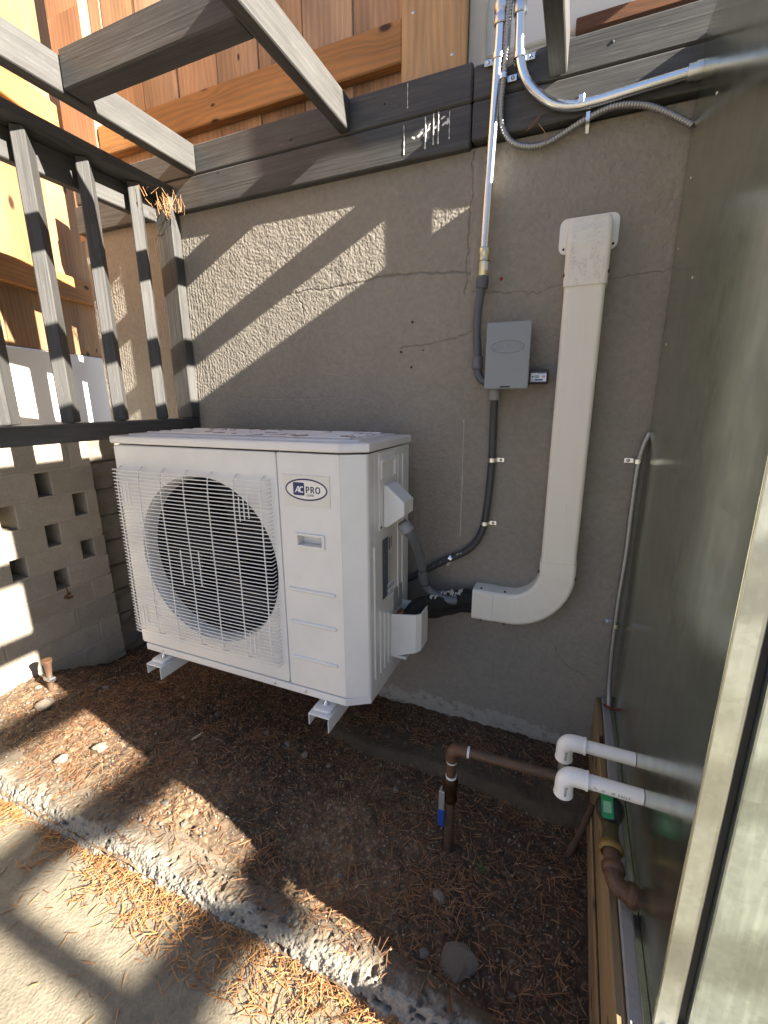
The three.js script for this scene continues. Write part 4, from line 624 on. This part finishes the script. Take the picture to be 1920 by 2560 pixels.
{
  const p = thing('regulator_valve', 'brass valve with black cap and green tag over the tan edging', 'valve');
  add(p, 'body', tube(curve([[0.153, 0.335, 0.480], [0.152, 0.334, 0.54], [0.151, 0.332, 0.59], [0.150, 0.328, 0.632]]), (s) => 0.021 + 0.0045 * Math.cos((s - 0.055) * 50), 30, 18), brassOlive);
  add(p, 'bonnet', turned([[0.022, -0.02], [0.0245, 0.0], [0.0305, 0.006], [0.0305, 0.018], [0.028, 0.021]], [0.1505, 0.345, 0.556], [-0.12, 0.8, 0.6], 24), brassOlive);
  const c = add(p, 'cap', turned([[0, 0.016], [0.016, 0.015], [0.0245, 0.007], [0.0275, 0]], [0.148, 0.3615, 0.5685], [-0.12, 0.8, 0.6], 24), black);
  const onCap = (g) => g.rotateX(-0.9).rotateZ(0.14).translate(0.1415, 0.379, 0.574);
  const tg = add(c, 'tag', onCap(ext(rshape(0.024, 0.058, 0.004), 0.0016, 0.0003)), paint(lin(0.012, 0.22, 0.06), 0.4));
  add(tg, 'tag_print', onCap(lim(-0.008, 0.008, -0.018, 0.004, 0.0017, 0.0021, 0.0001)), paint(lin(0.22, 0.45, 0.27), 0.5));
  add(p, 'union_nut', turned([[0.019, 0], [0.0255, 0.002], [0.0255, 0.012], [0.02, 0.015]], [0.150, 0.329, 0.632], [0, -0.1, 1], 8), std({ color: lin(0.22, 0.14, 0.035), metalness: 0.3, roughness: 0.55 }));
  add(p, 'nipple', rod([0.1505, 0.328, 0.64], [0.153, 0.322, 0.682], 0.0165, 14), rust);
  add(p, 'thread_tape', rod([0.1525, 0.3225, 0.676], [0.153, 0.3215, 0.683], 0.0178, 14), teflon);
  add(p, 'elbow', tube(curve([[0.152, 0.323, 0.672], [0.1535, 0.320, 0.694], [0.160, 0.317, 0.705], [0.176, 0.313, 0.710], [0.199, 0.310, 0.711]]), 0.0178, 26, 14), rustRed);
  add(p, 'elbow_collar', turned([[0.0178, -0.004], [0.0222, -0.002], [0.0226, 0.010], [0.0178, 0.013]], [0.1525, 0.3225, 0.672], [0.06, -0.12, 1], 16), rustRed);
  add(p, 'elbow_collar', turned([[0.0178, -0.004], [0.0222, -0.002], [0.0226, 0.012], [0.0150, 0.014]], [0.180, 0.3125, 0.7105], [1, -0.1, 0.03], 16), rustRed);
}
tag(add(scene, 'dead_root', tube(curve([[0.085, -0.02, 0.40], [0.10, 0.02, 0.388], [0.118, 0.06, 0.365], [0.132, 0.10, 0.345], [0.143, 0.13, 0.33]]), (s) => 0.011 - 0.02 * s + 0.0012 * Math.sin(s * 160), 30, 9), std({ color: lin(0.085, 0.05, 0.03), roughness: 0.95 })), 'dark brown dead root leaning on the tan edging board', 'root');
{
  const p = thing('iron_stub', 'short rusty capped pipe stub sticking out of the dirt by the block wall', 'pipe stub');
  add(p, 'stub', rod([-1.863, 0.02, 0.594], [-1.853, 0.232, 0.588], 0.0105, 12), rust);
  add(p, 'flared_cap', turned([[0.0115, -0.03], [0.013, 0.0], [0.0185, 0.02], [0.0185, 0.024], [0.008, 0.021], [0, 0.021]], [-1.853, 0.236, 0.588], [0.05, 1, 0]), rustRed);
  add(p, 'clamp', lim(-1.874, -1.828, 0.168, 0.186, 0.578, 0.604, 0.004), steel);
}

// ---------------------------------------------------------------- litter: stones, needles, leaves
const stoneGeo = Array.from({ length: 5 }, (_, q) => { const g = new THREE.IcosahedronGeometry(1, 1), p = g.attributes.position; for (let k = 0; k < p.count; k++) { const v = V(p.getX(k), p.getY(k), p.getZ(k)); const s = 0.55 + 0.9 * fbm(v.x * 1.3 + q * 7 + 20, v.y * 1.3 + v.z * 1.7 + 20, 2); p.setXYZ(k, v.x * s, v.y * s * 0.62, v.z * s * 0.85); } g.computeVertexNormals(); return g; });
const stoneMat = [lin(0.22, 0.18, 0.135), lin(0.16, 0.13, 0.10), lin(0.21, 0.18, 0.145), lin(0.14, 0.12, 0.105)].map((c) => std({ color: c, roughness: 0.95, bumpMap: blockBump, bumpScale: 0.002 }));
function stone(x, z, r, label, group, m = null) { const s = add(scene, 'stone', stoneGeo[Math.floor(rnd() * 5)], m || stoneMat[Math.floor(rnd() * 4)]); s.position.set(x, ground(x, z) + r * 0.22, z); s.scale.setScalar(r); s.rotation.set(rr(-0.3, 0.3), rr(0, 6), rr(-0.3, 0.3)); return tag(s, label, 'stone', group); }
stone(-0.142, 0.762, 0.046, 'broad flat pale stone bedded in the dirt near the cabinet plinth', null, stoneMat[1]).scale.y = 0.022;
stone(-0.215, 0.645, 0.02, 'egg sized tan stone lying just in front of the iron water pipe', null, stoneMat[2]);
stone(-1.42, 0.70, 0.022, 'angular tan stone in the sunlit dirt near the concrete edge', null, stoneMat[0]);
stone(-1.50, 0.78, 0.02, 'sunlit pale stone lying close to the broken concrete edge', null, stoneMat[2]);
stone(-1.78, 0.66, 0.03, 'large rounded stone by the rusty pipe stub', null, stoneMat[0]);
for (let k = 0; k < 120; k++) { const x = rr(-1.95, 0.02), z = rr(0.3, 0.84); stone(x, z, 0.0035 + 0.010 * Math.pow(rnd(), 2.2), 'small pebble scattered on the dirt bed', 'pebbles on the dirt bed'); }
{
  // fine grit
  const N = 5200, g = new THREE.InstancedMesh(new THREE.IcosahedronGeometry(1, 0), std({ roughness: 0.95 }), N); g.name = 'gravel'; const m = new THREE.Matrix4(), q = new THREE.Quaternion(), e = new THREE.Euler(), c = new THREE.Color();
  for (let k = 0; k < N; k++) { const x = rr(-2.0, 0.13), z = rr(0.02, 0.86), r = 0.0012 + 0.0032 * Math.pow(rnd(), 2.5); q.setFromEuler(e.set(rr(0, 6), rr(0, 6), rr(0, 6))); m.compose(V(x, ground(x, z) + r * 0.3, z), q, V(r, r * rr(0.5, 1), r)); g.setMatrixAt(k, m); const v = rr(0.6, 1.5); g.setColorAt(k, c.setRGB(0.20 * v, 0.165 * v, 0.125 * v)); }
  scene.add(g); tag(g, 'fine grit mixed into the dirt bed', 'gravel', null, 'stuff');
}
const needleGeo = (() => { const P = [], I = [], n = 5; for (let i = 0; i <= n; i++) { const t = i / n, x = t - 0.5, b = 0.05 * (1 - 4 * x * x), w = 0.028 * (1 - Math.pow(Math.abs(2 * x), 6)) + 0.004; P.push(x, 0, b - w, x, 0.03, b, x, 0, b + w); } for (let i = 0; i < n; i++) for (let k = 0; k < 2; k++) { const a = i * 3 + k; I.push(a, a + 1, a + 3, a + 1, a + 4, a + 3); } const g = new THREE.BufferGeometry(); g.setAttribute('position', new THREE.Float32BufferAttribute(P, 3)); g.setIndex(I); g.computeVertexNormals(); return g; })();
function needles(name, N, place, label, pal) {
  const g = new THREE.InstancedMesh(needleGeo, std({ roughness: 0.8, side: THREE.DoubleSide }), N); g.name = name; const m = new THREE.Matrix4(), q = new THREE.Quaternion(), e = new THREE.Euler(0, 0, 0, 'YXZ'), c = new THREE.Color();
  for (let k = 0; k < N; k++) { const [x, z, lift] = place(), L = rr(0.016, 0.042) * (rnd() < 0.15 ? 1.25 : 1); q.setFromEuler(e.set(rr(-0.5, 0.5), rr(0, 6.283), rr(-0.22, 0.22) - (lift > 0.004 ? rr(-0.3, 0.3) : 0))); m.compose(V(x, Math.max(ground(x, z), 0) * 1 + 0.0014 + lift, z), q, V(L, rr(0.02, 0.035), rr(0.024, 0.04))); g.setMatrixAt(k, m); const p = pal[Math.floor(rnd() * pal.length)], v = rr(0.7, 1.25); g.setColorAt(k, c.setRGB(p[0] * v, p[1] * v, p[2] * v)); }
  scene.add(g); tag(g, label, 'needles', null, 'stuff');
}
const brown = [[0.22, 0.095, 0.04], [0.27, 0.125, 0.05], [0.17, 0.075, 0.034], [0.30, 0.165, 0.075], [0.13, 0.07, 0.04]], gold = [[0.40, 0.20, 0.07], [0.34, 0.155, 0.05], [0.46, 0.26, 0.10], [0.28, 0.12, 0.045]];
const clumps = Array.from({ length: 60 }, () => [rr(-1.95, 0.12), rr(0.03, 0.84), rr(0.05, 0.16)]);
needles('needle_litter', 9500, () => { let x, z; if (rnd() < 0.55) { const c = clumps[Math.floor(rnd() * 60)]; const a = rr(0, 6.28), r = c[2] * Math.sqrt(rnd()); x = clamp(c[0] + r * Math.cos(a), -1.97, 0.13); z = clamp(c[1] + r * Math.sin(a), 0.015, 0.885); } else { x = rr(-1.97, 0.13); z = rr(0.015, 0.885); } return [x, z, rr(0, 0.004)]; }, 'dry brown conifer needles littering the dirt bed', brown);
needles('needle_drift', 2600, () => { const t = rnd(), x = rr(-1.9, -0.2), cl = fbm(x * 7, 5, 3); const w = 0.03 + 0.09 * ss(0.42, 0.66, cl); const d = Math.pow(rnd(), 2) * w; if (rnd() > 0.18 + 1.5 * ss(0.36, 0.6, cl)) return [rr(-1.9, 0.1), 0.925 + Math.pow(rnd(), 4) * 0.22, 0]; return [x, 0.913 + d, rr(0, 0.016) * (1 - d / w) * ss(0.4, 0.55, cl)]; }, 'drift of golden needles against the broken concrete edge', gold);
needles('needles_on_slab', 90, () => [rr(-1.5, 0.1), rr(0.95, 1.35), 0], 'stray needles scattered over the concrete slab', [...gold, ...brown]);
{ // needles and cobweb caught in the railing corner
  const g = []; for (let k = 0; k < 46; k++) { const L = rr(0.02, 0.055); g.push(new THREE.CylinderGeometry(0.0006, 0.0011, L, 4).rotateZ(rr(-1.3, 1.3)).rotateY(rr(0, 3.1)).translate(-1.475 + rr(-0.03, 0.05) + (rnd() < 0.3 ? rr(-0.05, 0.02) : 0), 1.962 + rr(-0.022, 0.03), 0.05 + rr(-0.012, 0.06) + (rnd() < 0.25 ? rr(0, 0.12) : 0))); }
  tag(add(scene, 'needle_nest', merged(g), std({ color: lin(0.42, 0.22, 0.09), roughness: 0.85 })), 'tangle of dry needles caught where railing meets ledger', 'needles', null, 'stuff');
}
const leafGeo = (() => { const s = new THREE.Shape(); s.moveTo(-0.5, 0); s.quadraticCurveTo(-0.1, 0.28, 0.5, 0); s.quadraticCurveTo(-0.1, -0.24, -0.5, 0); const g = new THREE.ShapeGeometry(s, 8).rotateX(-Math.PI / 2), p = g.attributes.position; for (let k = 0; k < p.count; k++) p.setY(k, 0.25 * Math.pow(p.getX(k), 2) + 0.5 * Math.abs(p.getZ(k)) * 0.5); g.computeVertexNormals(); return g; })();
[[-1.16, 0.52, 0.05, lin(0.42, 0.33, 0.2), 'pale curled dry leaf on the dark dirt under the unit'], [-1.60, 0.30, 0.05, lin(0.3, 0.19, 0.09), 'tan dry leaf at the foot of the block wall'], [0.184, 0.07, 0.05, lin(0.22, 0.035, 0.02), 'dark red dry leaf on the cabinet plinth by the corner cable'], [-1.72, 0.985, 0.06, lin(0.5, 0.27, 0.07), 'orange dry leaf in the needle drift'], [-0.30, 0.33, 0.03, lin(0.4, 0.36, 0.3), 'bleached leaf scrap on the dirt behind the iron pipe']].forEach(([x, z, s, c, lb]) => { const m = add(scene, 'dry_leaf', leafGeo, std({ color: c, roughness: 0.85, side: THREE.DoubleSide })); m.position.set(x, (x > 0.15 ? 0.271 : Math.max(ground(x, z), 0.002)) + 0.004, z); m.scale.setScalar(s); m.rotation.y = rr(0, 6); tag(m, lb, 'leaf'); });
{
  const m = add(scene, 'dry_leaf', leafGeo, std({ color: lin(0.10, 0.06, 0.035), roughness: 0.9, side: THREE.DoubleSide })); m.scale.setScalar(0.05); m.rotation.set(1.2, 0.4, 0.5); m.position.set(-0.175, 1.978, 0.036); tag(m, 'shrivelled leaf caught under the bent conduit on the ledger', 'leaf');
  tag(add(scene, 'dry_twig', tube(curve([[-0.165, 1.976, 0.036], [-0.155, 1.962, 0.04], [-0.146, 1.95, 0.037], [-0.144, 1.925, 0.03]]), 0.0011, 16, 5), std({ color: lin(0.34, 0.2, 0.09), roughness: 0.9 })), 'thin tan twig hanging over the ribbed cable loop', 'twig');
}
{
  const g = []; for (let k = 0; k < 11; k++) { const a = k * 2.4, r = rr(0.004, 0.016); g.push(leafGeo.clone().scale(0.022, 0.02, 0.018).translate(0.008, 0, 0).rotateZ(rr(0.1, 0.9)).rotateY(a).translate(-0.125 + r * Math.cos(a) * 0.3, ground(-0.125, 0.54) + 0.004 + k * 0.0012, 0.54 + r * Math.sin(a) * 0.3)); }
  const s = thing('weed_sprig', 'small green weed sprig growing in the dirt near the iron pipe', 'plant'); add(s, 'leaves', merged(g), std({ color: lin(0.07, 0.11, 0.03), roughness: 0.7, side: THREE.DoubleSide }));
}
scene.traverse((o) => { if (o.isMesh) { o.castShadow = true; o.receiveShadow = true; } });
renderer.render(scene, camera);
